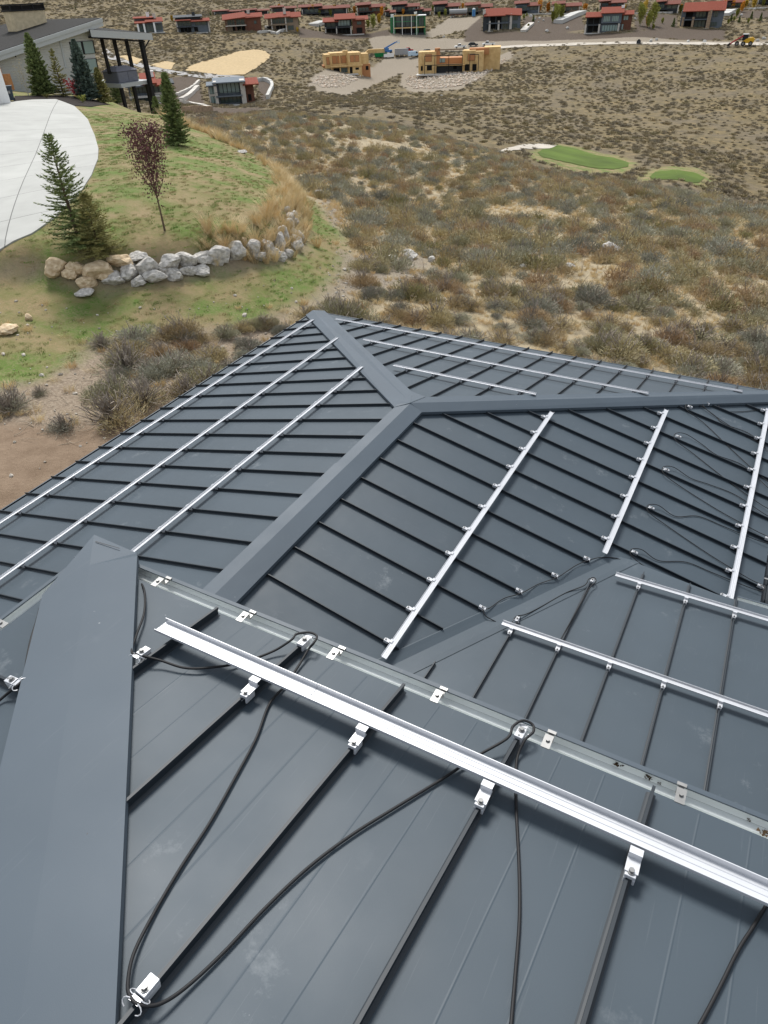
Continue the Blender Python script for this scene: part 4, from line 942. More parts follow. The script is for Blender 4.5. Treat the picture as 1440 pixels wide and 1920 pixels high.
# ------------------------------------------------------------------ boulders
def boulder(px, py, wpx, hpx, label, mat, seed, group=None, tmin=6.0, name='boulder'):
    p = gp(px, py+hpx*0.35, tmin); zc = depth(p); w_ = wpx*zc/FPX; h_ = max(hpx*zc/FPX, w_*0.35)
    mb = rock_mb(seed, 3 if w_ > 0.35 else 2, 0.95)
    o = link(name, mb.mesh(name), mat, None, (p[0], p[1], p[2]+h_*0.30), (0, 0, YAW+rnd.uniform(-.3, .3)), (w_*1.42, w_*1.35, h_*1.42))
    tag(o, label, 'boulder', group); return o
GB = 'boulders of the curved retaining wall'
up_ = [(107,501,38,27,1,'cream sandstone boulder at the far left end of the wall'),(146,502,33,21,1,'second cream sandstone boulder from the left wall end'),(188,504,46,24,1,'long cream boulder, third from the left wall end'),
 (229,486,38,20,1,'flat tan boulder on top of the wall, below the spruce'),(261,481,25,16,0,'small whitish boulder on top of the wall'),(280,496,36,32,0,'tall grey boulder left of the wall centre'),(245,506,38,28,0,'grey boulder below the flat tan one'),
 (318,492,39,24,0,'flat topped grey boulder in the upper course, left of centre'),(349,486,33,26,0,'brownish grey boulder in the upper course, at the centre'),(381,481,32,22,0,'pale boulder in the upper course, right of centre'),
 (412,479,36,27,0,'curved hollow boulder in the upper course'),(445,472,30,32,0,'squarish boulder right of the curved hollow one'),(477,466,30,26,0,'rounded white boulder near the wall bend'),(502,462,23,25,0,'small round boulder at the wall bend'),
 (528,456,22,30,0,'upright boulder just past the wall bend'),(534,440,24,26,0,'leaning boulder above the wall bend'),(540,420,18,19,0,'grey boulder half way up the right wall arm'),(543,407,17,16,0,'boulder high on the right wall arm'),(537,393,15,13,0,'topmost boulder of the right wall arm, under dry grass')]
lo_ = [(217,522,42,26,0,'broad grey boulder in the lower course, left'),(167,529,36,18,1,'low tan boulder at the left foot of the wall'),(161,548,28,12,0,'flat pale rock lying below the left wall end'),(260,527,26,20,0,'pointed pale boulder in the lower course'),
 (291,518,36,21,0,'wide light boulder at the foot of the wall centre'),(329,513,33,21,0,'brownish boulder at the foot of the wall'),(352,507,26,18,0,'small grey boulder in the lower course, centre'),(380,506,31,16,0,'flat slab at the right end of the lower course'),
 (135,512,26,16,1,'small tan boulder squeezed under the left top boulders'),(526,481,21,15,0,'whitish boulder at the foot of the wall bend'),(540,475,18,14,0,'small boulder below the right wall arm'),(556,460,20,20,0,'outer boulder at the foot of the right wall arm'),(565,445,18,20,0,'outermost grey boulder right of the wall arm'),(459,451,10,15,1,'thin tan rock standing on the wall top'),(489,480,24,17,0,'filler rock below the small round boulder'),(511,474,22,17,0,'filler rock below the upright bend boulder'),(550,436,18,16,0,'middle rock inside the right wall arm'),(553,450,20,16,0,'lower rock inside the right wall arm'),(549,415,17,14,0,'upper rock inside the right wall arm'),(550,402,14,12,0,'highest inner rock of the right wall arm'),(200,516,26,16,1,'small tan rock under the long cream boulder'),(306,505,22,15,0,'wedge rock between upper and lower courses')]
for i_, (px, py, w_, h_, m_, lb) in enumerate(up_+lo_): boulder(px, py, w_, h_, lb, M_sand if m_ else M_rock, 200+i_, GB)
for i_, (px, py, w_, h_, m_, lb) in enumerate([(598,362,13,10,0,'small white rock left of the trio on the slope'),(609,366,12,10,0,'middle white rock of the trio on the slope'),(621,369,12,9,0,'right white rock of the trio on the slope'),
   (455,285,15,7,0,'pale rock in the sage above the dry grass edge'),(1143,465,30,20,0,'large white boulder among sagebrush right of centre'),(1070,499,17,12,0,'pinkish boulder in dry grass below the large white one'),(770,478,30,17,0,'brown boulder at the top of the gravel heap'),
   (810,487,12,12,0,'small upright rock right of the gravel heap'),(1117,560,9,7,0,'small pale rock among bushes above the far eave'),(15,617,34,15,1,'orange sandstone slab at the left photo edge'),(54,595,14,12,1,'tan rock beside the sandstone slab'),(728,480,20,10,0,'flat rock on the left of the gravel heap'),
   (980,500,12,9,0,'small rock in pale grass right of the gravel heap')]):
    boulder(px, py, w_, h_, lb, M_sand if m_ else M_rock, 260+i_)

# ------------------------------------------------------------------ trees
M_bark = new_mat("bark", (0.12,0.085,0.06), 0.95, noise=0.3, nscale=12)
M_pbark = new_mat("pale_bark", (0.35,0.33,0.28), 0.9, noise=0.2, nscale=12)
def nee(name, a, b): return inst_mat(name, [(0.0, a), (1.0, b)], spread=0.0) if False else new_mat(name, a, 0.85, nscale=3.5, col2=b, spec=0.2)
M_blue = nee("blue_spruce_needles", (0.07,0.105,0.085), (0.17,0.22,0.18))
M_green_n = nee("green_spruce_needles", (0.085,0.12,0.040), (0.25,0.30,0.11))
M_olive_n = nee("olive_spruce_needles", (0.16,0.16,0.055), (0.36,0.33,0.13))
M_plum = nee("plum_leaves", (0.07,0.025,0.030), (0.17,0.075,0.07))
M_gold = nee("golden_aspen_leaves", (0.42,0.26,0.03), (0.60,0.42,0.06))
M_orng = nee("orange_aspen_leaves", (0.50,0.18,0.02), (0.62,0.30,0.04))
M_lime = nee("yellow_green_aspen_leaves", (0.16,0.19,0.04), (0.34,0.32,0.07))
M_redl = nee("crimson_leaves", (0.28,0.015,0.03), (0.45,0.06,0.07))
def conifer(h_, rb, seed, dens=1.0, sparse=0.0, bw=0.02):
    """trunk mesh, crown mesh: whorls of drooping needle-clad branches"""
    r = random.Random(seed); tr = MB(); cr = MB(); tr.tube([(0,0,-0.15), (0.02,0,h_*.5), (0,0,h_*.985)], 0.022*h_, 7, 0.006)
    z = 0.05*h_; k = 0
    while z < h_*0.985:
        f = 1-z/h_; L0 = rb*(f**0.80)*(1-sparse*0.3*abs(math.sin(z*5.1))); nb = max(4, int(9*dens*(0.45+0.55*f)))
        for j in range(nb):
            if r.random() < sparse*0.35: continue
            a = j*2*math.pi/nb+k*0.9+r.uniform(-.3,.3); L_ = L0*r.uniform(.62,1.12); el = 0.55-0.75*f+r.uniform(-.12,.12)
            n_ = max(3, int(L_/0.085)); P = []
            for q in range(n_+1):
                t = q/n_; P.append(Vector((math.cos(a)*L_*t, math.sin(a)*L_*t, z+L_*(math.sin(el)*t+0.16*t*t))))
            if h_ > 2.2 and L_ > .2: tr.tube([P[0], P[len(P)//2], P[-1]], 0.006, 3, 0.002, cap=False)
            for q in range(1, n_+1):
                p = P[q]; d = (P[q]-P[q-1]).normalized(); sd_ = d.cross(Vector((0,0,1))).normalized()
                ml = 0.11+0.20*L_*(1-q/n_)*1.0
                for s_ in (-1, 1):
                    for w__ in range(2):
                        dd = (d*r.uniform(.4,.9)+sd_*s_*r.uniform(.5,1)+Vector((0,0,r.uniform(-.30,.28)))).normalized(); blade(cr, p, dd, ml*r.uniform(.7,1.25), bw*r.uniform(1.2,2.6), r)
                blade(cr, p, (d+Vector((0,0,r.uniform(-.1,.6)))).normalized(), 0.12, bw*1.5, r)
        z += max(0.075, 0.055*h_*(0.55+f*0.6))*r.uniform(.85,1.15)/max(dens, .5); k += 1
    for _ in range(8): blade(cr, Vector((0,0,h_*.94)), Vector((r.uniform(-.3,.3), r.uniform(-.3,.3), 1)).normalized(), 0.08*h_*r.uniform(.6,1), 0.025, r)
    return tr, cr
def tree_at(px, py, hpx, label, cat, kind, wfrac=0.30, seed=1, mats=None, tmin=6.0, group=None, name='spruce_tree', **kw):
    p = gp(px, py, tmin); zc = depth(p); h_ = hpx*zc/(FPX*1.19)
    t = thing(name, label, cat, (p[0], p[1], p[2]), rnd.uniform(0, 6.28), group)
    tr, cr = kind(h_, h_*wfrac, seed, **kw)
    link('trunk', tr, mats[0], t); link('crown', cr, mats[1], t); return t
def broad(h_, rb, seed, nl=900, ls=0.05, z0=0.25, up=0.7, nb=16):
    r = random.Random(seed); tr = MB(); cr = MB(); tr.tube([(0,0,-.15), (0.01*h_,0,h_*.35), (0,0.01*h_,h_*.9)], 0.014*h_, 6, 0.004)
    for b in range(nb):
        z = h_*(z0+(0.60*b/nb)); a = b*2.4+r.uniform(-.4,.4); L_ = rb*2.2*(1-0.55*b/nb)*r.uniform(.7,1.1); d = Vector((math.cos(a)*(1-up), math.sin(a)*(1-up), up)).normalized()
        P = [Vector((0,0,z)), Vector((0,0,z))+d*L_*.5+Vector((math.cos(a)*.06*h_, math.sin(a)*.06*h_, 0))]; e = P[1]+(d+Vector((r.uniform(-.15,.15), r.uniform(-.15,.15), .3))).normalized()*L_*.6; e.z = min(e.z, h_*1.0); P.append(e)
        P = spline(P, 4); tr.tube(P, 0.005*h_, 4, 0.0015*h_, cap=False)
        for _ in range(int(nl/nb)):
            t = r.random()**.7; q = P[min(len(P)-1, int(t*len(P)))]+Vector((r.gauss(0,1), r.gauss(0,1), r.gauss(0,1)))*0.040*h_
            dd = Vector((r.gauss(0,1), r.gauss(0,1), r.gauss(0,1))).normalized(); sd_ = dd.orthogonal().normalized()*ls*r.uniform(.5,1); cr.face([q-sd_*.6, q+dd*ls*.6, q+sd_*.6, q-dd*ls*.6])
    return tr, cr
# near and middle trees
tree_at(152, 462, 222, 'young spruce with tiered open branches left of the plum tree, against the concrete drive', 'tree', conifer, 0.37, 3, (M_bark, M_green_n), dens=1.25, sparse=0.55, bw=0.020)
tree_at(190, 478, 128, 'low olive green bushy spruce just in front of the tiered young spruce', 'tree', conifer, 0.50, 4, (M_bark, M_olive_n), dens=1.3, sparse=0.3, bw=0.016)
tree_at(309, 432, 200, 'slender plum tree with sparse dark purple leaves on the lawn', 'tree', broad, 0.25, 5, (M_bark, M_plum), nl=2400, ls=0.055, z0=0.30, up=0.80, nb=26, name='plum_tree')
tree_at(334, 272, 138, 'narrow dark green spruce at the terrace corner right of the patio', 'tree', conifer, 0.24, 6, (M_bark, M_green_n), dens=1.7, bw=0.035)
tree_at(84, 180, 116, 'tall leaning yellow green spruce against the grey house wall', 'tree', conifer, 0.27, 7, (M_bark, M_green_n), dens=1.8, bw=0.07)
tree_at(120, 181, 90, 'sparse small spruce right of the tall yellow green one', 'tree', conifer, 0.30, 8, (M_bark, M_olive_n), dens=1.1, sparse=0.7, bw=0.04)
tree_at(166, 187, 112, 'blue green spruce in front of the house window', 'tree', conifer, 0.27, 9, (M_bark, M_blue), dens=1.9, bw=0.08)
tree_at(196, 193, 66, 'small yellow green spruce between the blue spruce and the patio', 'tree', conifer, 0.36, 10, (M_bark, M_olive_n), dens=1.4, sparse=.3, bw=0.05)
tree_at(221, 194, 80, 'green spruce below the first patio posts', 'tree', conifer, 0.27, 11, (M_bark, M_green_n), dens=1.6, bw=0.06)
tree_at(254, 203, 46, 'thin small spruce in front of the lower patio level', 'tree', conifer, 0.22, 12, (M_bark, M_olive_n), dens=0.8, sparse=.4, bw=0.03)
tree_at(296, 214, 34, 'dark low conifer at the foot of the patio corner post', 'tree', conifer, 0.35, 13, (M_bark, M_green_n), dens=1.0, bw=0.04)
tree_at(54, 180, 80, 'bare branching shrub left of the yellow green spruce', 'shrub', broad, 0.25, 14, (M_pbark, M_sage), nl=260, ls=0.06, z0=0.05, up=0.72, nb=22, name='bare_shrub')
tree_at(143, 184, 36, 'crimson leaved shrub at the foot of the blue green spruce', 'shrub', broad, 0.45, 15, (M_bark, M_redl), nl=420, ls=0.09, z0=0.05, up=0.55, nb=14, name='red_shrub')
tree_at(156, 193, 14, 'round green shrub on the dark mulch', 'shrub', broad, 0.6, 16, (M_bark, M_lime), nl=420, ls=0.07, z0=0.05, up=0.5, nb=14, name='round_shrub')
tree_at(88, 185.5, 9, 'tiny brownish shrub on the left of the mulch bed', 'shrub', broad, 0.7, 17, (M_bark, M_olive_n), nl=240, ls=0.06, z0=0.05, up=0.5, nb=10, name='small_shrub')
GA = 'autumn aspens among the hillside houses'
asp = [(580,27,14,'o'),(588,27,16,'g'),(628,27,17,'g'),(637,28,12,'g'),(665,26,13,'o'),(645,28,13,'l'),(676,28,14,'l'),(700,54,26,'l'),(711,45,18,'g'),(716,31,18,'o'),(724,29,14,'l'),(835,30,12,'l'),(860,22,10,'g'),(877,25,13,'o'),(858,27,9,'l'),
       (1011,25,24,'o'),(1027,24,18,'o'),(1043,40,32,'l'),(1052,38,26,'l'),(1036,42,20,'l'),(1200,48,40,'l'),(1206,30,26,'g'),(1216,52,30,'l'),(1224,48,42,'l'),(1213,50,20,'o'),(1099,18,10,'o'),(1357,16,14,'o'),(1374,16,14,'o'),(1390,22,18,'o'),(1398,14,14,'g'),(1412,16,20,'g'),(1430,12,14,'l'),(620,30,14,'l'),(558,60,8,'g'),(477,54,20,'l'),(323,40,10,'g'),(1381,32,14,'l'),(1275,26,16,'l'),(536,52,10,'l'),(690,52,14,'l')]
words = {'o': ('orange', M_orng), 'g': ('golden yellow', M_gold), 'l': ('yellow green', M_lime)}
def where(px):
    L_ = [(283,'the leftmost far red roofed house'),(363,'the second far house from the left'),(456,'the third far house from the left'),(532,'the tan house with a red stepped roof'),(648,'the black and brown red roofed house'),(765,'the green sheathed house'),(930,'the grey house with pale columns'),(1140,'the three part red roof'),(1315,'the stone column house')]
    b = min(L_, key=lambda q: abs(q[0]-px)); s_ = 'left of' if px < b[0]-6 else ('right of' if px > b[0]+6 else 'behind'); return s_+' '+b[1]
for i_, (px, py, hp, kd) in enumerate(asp):
    nm_, mt = words[kd]; tree_at(px, py, hp*1.2, ('tall ' if hp > 22 else 'small ' if hp < 13 else '')+nm_+' aspen '+where(px), 'tree', broad, 0.18, 300+i_, (M_pbark, mt), tmin=FAR, group=GA, name='aspen_tree', nl=1300, ls=0.42, z0=0.08, up=0.80, nb=12)
for i_, (px, py, hp) in enumerate([(1408,36,14),(1425,40,16),(1370,40,14),(1385,42,12),(1000,40,12),(1262,50,16),(1120,22,8),(395,30,8),(142,18,5),(560,46,12),(520,50,10),(505,30,8),(600,58,10),(548,56,9)]):
    tree_at(px, py, hp, 'dark green conifer '+where(px), 'tree', conifer, 0.30, 360+i_, (M_bark, M_green_n), tmin=FAR, group='dark conifers among the hillside houses', dens=0.6, bw=0.25)

rs = random.Random(99)
for i_ in range(46):
    px = rs.uniform(480, 1440); py = rs.choice([rs.uniform(14, 24), rs.uniform(27, 34), rs.uniform(34, 62)]) - (6 if px > 1200 else 0); kd = rs.choice('llogl'); nm_, mt = words[kd]
    tree_at(px, py, rs.uniform(6, 13), rs.choice(['low ', 'slight ', 'short '])+nm_+' aspen '+where(px)+(', uphill' if py < 26 else ', downslope' if py > 34 else ''), 'tree', broad, 0.16, 400+i_, (M_pbark, mt), tmin=FAR, group=GA, name='aspen_tree', nl=900, ls=0.42, z0=0.1, up=0.7, nb=9)
# ------------------------------------------------------------------ houses
M_dk = new_mat("charcoal_siding", (0.045,0.050,0.055), 0.8, noise=0.12, nscale=1.2)
M_gy = new_mat("blue_grey_siding", (0.12,0.14,0.16), 0.8, noise=0.1, nscale=1.2)
M_tan = new_mat("tan_siding", (0.27,0.21,0.15), 0.85, noise=0.12, nscale=1.0)
M_brn = new_mat("red_brown_siding", (0.13,0.06,0.04), 0.85, noise=0.15, nscale=1.0)
M_red = new_mat("rust_red_metal_roof", (0.185,0.045,0.026), 0.9, noise=0.10, nscale=1.5)
M_win = new_mat("window_glass", (0.055,0.085,0.085), 0.08, spec=0.8)
M_winl = new_mat("pale_blind_window", (0.22,0.30,0.29), 0.12, spec=0.7)
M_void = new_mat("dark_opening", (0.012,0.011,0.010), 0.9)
M_col = new_mat("pale_stone_column", (0.50,0.47,0.42), 0.85, noise=0.12, nscale=2)
M_stn = new_mat("tan_stone_column", (0.30,0.22,0.15), 0.9, noise=0.3, nscale=2.5)
M_slab = new_mat("white_terrace", (0.46,0.45,0.42), 0.8, noise=0.06)
M_ply = new_mat("bare_plywood", (0.50,0.33,0.14), 0.8, nscale=0.7, col2=(0.66,0.47,0.23))
M_osb = new_mat("orange_sheathing", (0.42,0.20,0.09), 0.8, noise=0.15)
M_grn = new_mat("green_sheathing", (0.045,0.17,0.075), 0.7, noise=0.12)
M_wht = new_mat("white_paint", (0.75,0.75,0.73), 0.5, noise=0.04)
M_blk = new_mat("black_steel", (0.015,0.015,0.016), 0.5)
CM = {'d': M_dk, 'g': M_gy, 't': M_tan, 'b': M_brn, 'p': M_ply, 'o': M_osb, 'n': M_grn, 'w': M_wht, 'k': M_blk, 's': M_col, 'r': M_stn}
def house(name, label, x0, x1, ybase, ytop, spec, cat='house', group=None, turn=0.0, dep=11.0, tmin=FAR, zoff=-0.2):
    """spec works in facade units: u across 0..1, v up 0..1 ; depth in metres going back"""
    p = gp((x0+x1)/2, ybase, tmin); zc = depth(p)
    a, _ = azr((x0+x1)/2, ybase)
    dl = ray(x0, ybase); dr = ray(x1, ybase); Rr = math.hypot(p[0]-CAM[0], p[1]-CAM[1])
    L0 = np.array(dl[:2])/np.hypot(*dl[:2])*Rr; R0 = np.array(dr[:2])/np.hypot(*dr[:2])*Rr; Wd = float(np.hypot(*(R0-L0)))
    # height: find z at which the top projects to ytop
    lo, hi = 0.5, 60.0
    for _ in range(40):
        m_ = (lo+hi)/2
        if proj((p[0], p[1], p[2]+m_))[1] > ytop: lo = m_
        else: hi = m_
    Ht = lo
    t = thing(name, label, cat, (p[0], p[1], p[2]+zoff), a+turn, group)   # local x = right, local y = away from the viewer
    X_ = lambda u: (u-0.5)*Wd
    for s_ in spec:
        k = s_[0]
        if k == 'wall':          # u0,u1,v0,v1,mat,d0,d1
            _, u0, u1, v0, v1, m_, d0, d1 = s_; mb = MB(); mb.box(X_(u0), X_(u1), d0, d1, v0*Ht-(0.0 if v0 > 0 else 2.5), v1*Ht); link('wall', mb, CM[m_], t)
        elif k == 'roof':        # u0,u1, v front, v back, d0,d1, mat [, v right]
            _, u0, u1, vf, vb, d0, d1, m_ = s_[:8]; sl_ = s_[8] if len(s_) > 8 else 0.0
            mb = MB(); mb.prism([(X_(u0), d0, vf*Ht), (X_(u1), d0, (vf+sl_)*Ht), (X_(u1), d1, (vb+sl_)*Ht), (X_(u0), d1, vb*Ht)], (0, 0, -0.28)); ro = link('roof', mb, m_, t)
            if m_ is M_red and (u1-u0)*Wd > 4:
                mb = MB(); n_ = int((u1-u0)*Wd/0.9)
                for q in range(1, n_):
                    f = q/n_; xx = X_(u0+(u1-u0)*f); mb.box(-0.03, 0.03, 0, 1, 0.0, 0.06, frame(Vector((xx, d0, (vf+sl_*f)*Ht)), Vector((1,0,0)), Vector((0, d1-d0, (vb-vf)*Ht)), Vector((0,0,1))))
                link('roof_seams', mb, m_, ro)
        elif k == 'win':         # u0,u1,v0,v1,n,mat,d
            _, u0, u1, v0, v1, n_, m_, d = s_
            for q in range(n_):
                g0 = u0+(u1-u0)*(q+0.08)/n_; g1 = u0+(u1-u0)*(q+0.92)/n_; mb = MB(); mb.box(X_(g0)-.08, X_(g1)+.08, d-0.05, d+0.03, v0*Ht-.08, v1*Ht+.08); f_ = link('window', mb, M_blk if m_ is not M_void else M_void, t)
                if m_ is not M_void: mb = MB(); mb.box(X_(g0), X_(g1), d-0.08, d-0.052, v0*Ht, v1*Ht); link('pane', mb, m_, f_)
        elif k == 'col':         # list of u, v0,v1,width,mat,d
            _, us, v0, v1, wd, m_, d = s_
            for u_ in us: mb = MB(); mb.box(X_(u_)-wd/2, X_(u_)+wd/2, d-wd/2, d+wd/2, v0*Ht-(1.5 if v0 <= 0 else 0), v1*Ht); link('column', mb, CM[m_], t)
        elif k == 'slab':        # u0,u1,v,d0,d1,mat
            _, u0, u1, v, d0, d1, m_ = s_; mb = MB(); mb.box(X_(u0), X_(u1), d0, d1, v*Ht-.35, v*Ht); link('balcony' if v > 0.15 else 'terrace', mb, m_, t)
            if v > 0.15:
                mb = MB(); mb.box(X_(u0), X_(u1), d0+.02, d0+.06, v*Ht+.95, v*Ht+1.02)
                for q in range(int((u1-u0)*Wd/1.2)+1): xx = X_(u0)+q*1.2; mb.box(xx, xx+.05, d0+.02, d0+.06, v*Ht, v*Ht+1)
                link('railing', mb, M_blk, t)
        elif k == 'chim':
            _, u_, v0, v1, d, m_ = s_; mb = MB(); mb.box(X_(u_)-.7, X_(u_)+.7, d, d+1.2, v0*Ht, v1*Ht); mb.box(X_(u_)-.85, X_(u_)+.85, d-.1, d+1.3, v1*Ht+0.002, v1*Ht+.2); link('chimney', mb, CM[m_], t)
        elif k == 'bar':         # u0,u1,v0,v1 thin member
            _, u0, u1, v0, v1, m_, d = s_; mb = MB(); mb.box(X_(u0), X_(u1), d, d+.2, v0*Ht, v1*Ht); link('beam', mb, CM[m_], t)
    return t
GHs = 'modern hillside houses with rust red roofs'
SR = M_red
house('hillside_house', 'leftmost far house, red low roof over dark walls and white columns', 257, 310, 62, 30, [
 ('wall',.05,.95,0,.62,'g',1,10),('wall',0,.6,.6,.92,'g',4,11),('roof',-.02,.42,.66,.80,-1,4.5,SR),('roof',.36,1.0,.70,.92,-1,6,SR),('roof',-.05,.7,.93,1.0,3,12,SR),
 ('win',.12,.62,.08,.52,4,M_win,1),('win',.68,.92,.2,.5,2,M_win,1),('col',(.08,.30,.66),0,.66,.8,'w',-.4),('slab',.05,1.0,.06,-2,1,M_slab),('chim',.72,.8,1.12,4,'s'),('chim',.5,.9,1.2,7,'w')], group=GHs)
house('hillside_house', 'far blue grey house, second from left, with thin red lower roofs', 333, 397, 61, 27, [
 ('wall',.02,.98,0,.72,'g',1,10),('wall',.0,.75,.7,.88,'d',2,10),('roof',-.02,.45,.74,.80,-1.2,3,SR),('roof',.42,1.0,.66,.80,-1.2,4,SR),('roof',-.06,.8,.90,1.0,1,12,M_dk),
 ('win',.05,.45,.42,.66,3,M_win,1),('win',.55,.9,.42,.60,2,M_win,1),('win',.1,.42,.05,.32,3,M_void,1),('win',.5,.62,.08,.32,1,M_void,1),('slab',0,.5,.38,-1.5,1,M_dk),('slab',-.1,.9,.02,-3,1,M_slab),('chim',.55,.9,1.12,6,'d'),('col',(.02,.95),0,.7,.6,'s',.7)], group=GHs)
house('hillside_house', 'far brown house with broad stepped red roof, third from the left', 423, 490, 58, 20, [
 ('wall',.02,1.0,0,.66,'t',1,11),('wall',.6,1.02,0,.72,'b',-.5,8),('roof',-.05,.6,.62,.86,-1.8,7,SR,.10),('roof',.42,1.08,.66,.86,-1.5,6,SR,.04),
 ('win',.08,.58,.36,.60,4,M_win,1),('win',.2,.58,.04,.28,3,M_void,1),('win',.82,.9,.36,.5,1,M_win,-.5),('slab',.02,.6,.33,-1.6,1,M_col),('col',(.04,.3,.58),0,.6,.5,'b',-1),('chim',.7,.8,1.0,5,'s')], group=GHs)
house('hillside_house', 'tan two storey far house with red stepped roof and central chimney', 497, 567, 58, 19, [
 ('wall',.1,.92,0,.68,'t',1,11),('wall',0,.12,0,.30,'s',-.5,6),('roof',.02,.46,.66,.86,-1.2,6,SR,.05),('roof',.34,.72,.70,.92,-1.2,7,SR,.02),('roof',.68,1.0,.68,.90,-1,6,SR),
 ('win',.22,.55,.40,.62,4,M_win,1),('win',.6,.78,.42,.62,2,M_win,1),('win',.05,.2,.05,.28,1,M_void,-.5),('win',.3,.58,.05,.28,3,M_void,1),('win',.62,.78,.06,.26,2,M_win,1),('slab',.15,.6,.36,-1.2,1,M_tan),('col',(.2,.58),0,.68,.5,'s',-.6),('slab',0,.6,.02,-2.5,1,M_slab),('chim',.57,.7,1.1,3,'s')], group=GHs)
house('hillside_house', 'black far house with brown right wing, red roofs and white terrace', 608, 687, 64, 25, [
 ('wall',.02,.66,0,.72,'d',1,11),('wall',.68,.98,0,.74,'b',-.2,9),('roof',-.02,.36,.66,.84,-1.5,6,SR),('roof',.26,.76,.76,1.0,-1.2,7,SR),('roof',.68,1.06,.70,.86,-1.2,6,SR),
 ('win',.34,.62,.44,.68,4,M_winl,1),('win',.06,.28,.42,.60,2,M_win,1),('win',.06,.28,.04,.30,2,M_void,1),('win',.33,.62,.04,.30,3,M_void,1),('win',.78,.90,.46,.60,1,M_win,-.2),('win',.76,.92,.05,.30,1,M_void,-.2),('slab',.02,.66,.38,-1.6,1,M_dk),('col',(.04,.30,.64),0,.40,.5,'s',-1.3),('slab',.02,.95,.01,-2.4,1,M_slab)], group=GHs)
house('unfinished_house', 'unfinished far house in green sheathing with white parapets and open window bays', 732, 798, 66, 25, [
 ('wall',.0,.10,0,.86,'n',2,10),('wall',.10,1.0,0,.10,'d',1,10),('wall',.10,.80,.10,.93,'d',3,10),('wall',.76,1.0,0,.88,'n',2,9),('wall',.10,.14,0,.93,'n',.8,3.1),('wall',.72,.77,0,.96,'n',.8,3.1),('wall',.97,1.0,0,.86,'n',.8,2.1),
 ('bar',.10,.78,.90,.96,'p',.7),('bar',.10,.98,.34,.39,'p',.7),('bar',.10,.76,.64,.67,'n',.9),('win',.16,.70,.42,.88,4,M_win,2.95),('win',.80,.95,.42,.80,2,M_win,1.95),('win',.14,.72,.03,.32,4,M_void,2.95),('win',.80,.95,.03,.32,2,M_void,1.95),('col',(.10,.34,.60,.75),0,.92,.25,'w',.6),('slab',.74,1.02,.92,.5,9.5,M_wht),('chim',.06,.86,.98,3,'w'),('chim',.72,.9,1.04,3,'w')], 'house under construction')
house('hillside_house', 'grey far house with red roof and pale square columns, right of centre', 905, 975, 56, 13, [
 ('wall',.05,1.0,0,.66,'g',1.5,11),('wall',0,.12,0,.72,'d',0,9),('roof',.02,.60,.66,.97,-1.6,7,SR),('roof',.58,1.02,.70,.97,-1,7,SR,-.06),
 ('win',.18,.5,.36,.60,2,M_void,1.5),('win',.5,.66,.38,.60,2,M_win,1.5),('win',.78,.92,.42,.62,2,M_win,1.5),('win',.2,.5,.04,.28,2,M_void,1.5),('win',.52,.68,.04,.28,3,M_win,1.5),('win',.78,.92,.06,.26,2,M_win,1.5),('col',(.18,.42),0,.44,.9,'s',-.2),('col',(.74,),0,.72,1.2,'s',.6),('slab',.1,.72,.34,-.8,1.5,M_gy),('slab',.1,.8,0,-1.5,1.5,M_slab),('chim',.02,.7,.92,1,'s')], group=GHs)
house('hillside_house', 'black far house with three part red roof and eight pale narrow windows', 1095, 1183, 60, 11, [
 ('wall',.02,.40,0,.64,'d',1,10),('wall',.34,.76,0,.74,'g',0,11),('wall',.74,.98,0,.68,'b',1,9),('roof',-.01,.36,.63,.80,-1.2,5,SR),('roof',.31,.80,.76,.97,-1.4,6,SR),('roof',.76,1.01,.68,.82,-.8,5,SR),
 ('win',.38,.52,.42,.64,4,M_winl,0),('win',.56,.70,.42,.64,4,M_winl,0),('win',.80,.90,.46,.62,2,M_winl,1),('win',.05,.3,.36,.56,2,M_void,1),('win',.37,.7,.06,.28,6,M_winl,0),('win',.06,.3,.04,.28,2,M_void,1),('win',.78,.82,.08,.3,1,M_winl,1),('slab',.02,.34,.32,-1,1,M_dk),('bar',.34,.76,.32,.36,'k',-.3),('col',(.02,.31,.72),0,.34,.8,'s',-.8),('slab',.0,.78,0,-1.6,1,M_slab),('chim',.76,.8,1.0,4,'w')], group=GHs)
house('hillside_house', 'far house with large red roof and tan stone columns, near the right edge', 1273, 1352, 52, 0, [
 ('wall',.05,.62,0,.62,'d',2,12),('wall',.62,1.0,0,.68,'g',1,11),('wall',0,.1,.1,.66,'g',1,10),('roof',.02,.66,.64,.94,-1.6,7,SR),('roof',.62,1.02,.66,.96,-1,7,SR,-.02),
 ('win',.1,.28,.42,.60,1,M_void,2),('win',.34,.58,.40,.60,3,M_win,2),('win',.76,.86,.40,.60,2,M_win,1),('win',.1,.28,.04,.26,1,M_void,2),('win',.34,.60,.04,.28,3,M_win,2),('win',.72,.88,.06,.20,4,M_win,1),('col',(.06,.30),0,.42,1.0,'r',0),('col',(.67,),0,.66,1.7,'r',-.2),('slab',.05,.64,.34,-.5,2,M_gy),('slab',.0,.7,0,-1.5,2,M_slab)], group=GHs)
M_red2 = new_mat('brown_red_metal_roof', (0.13,0.042,0.028), 0.9, noise=0.15, nscale=0.6)
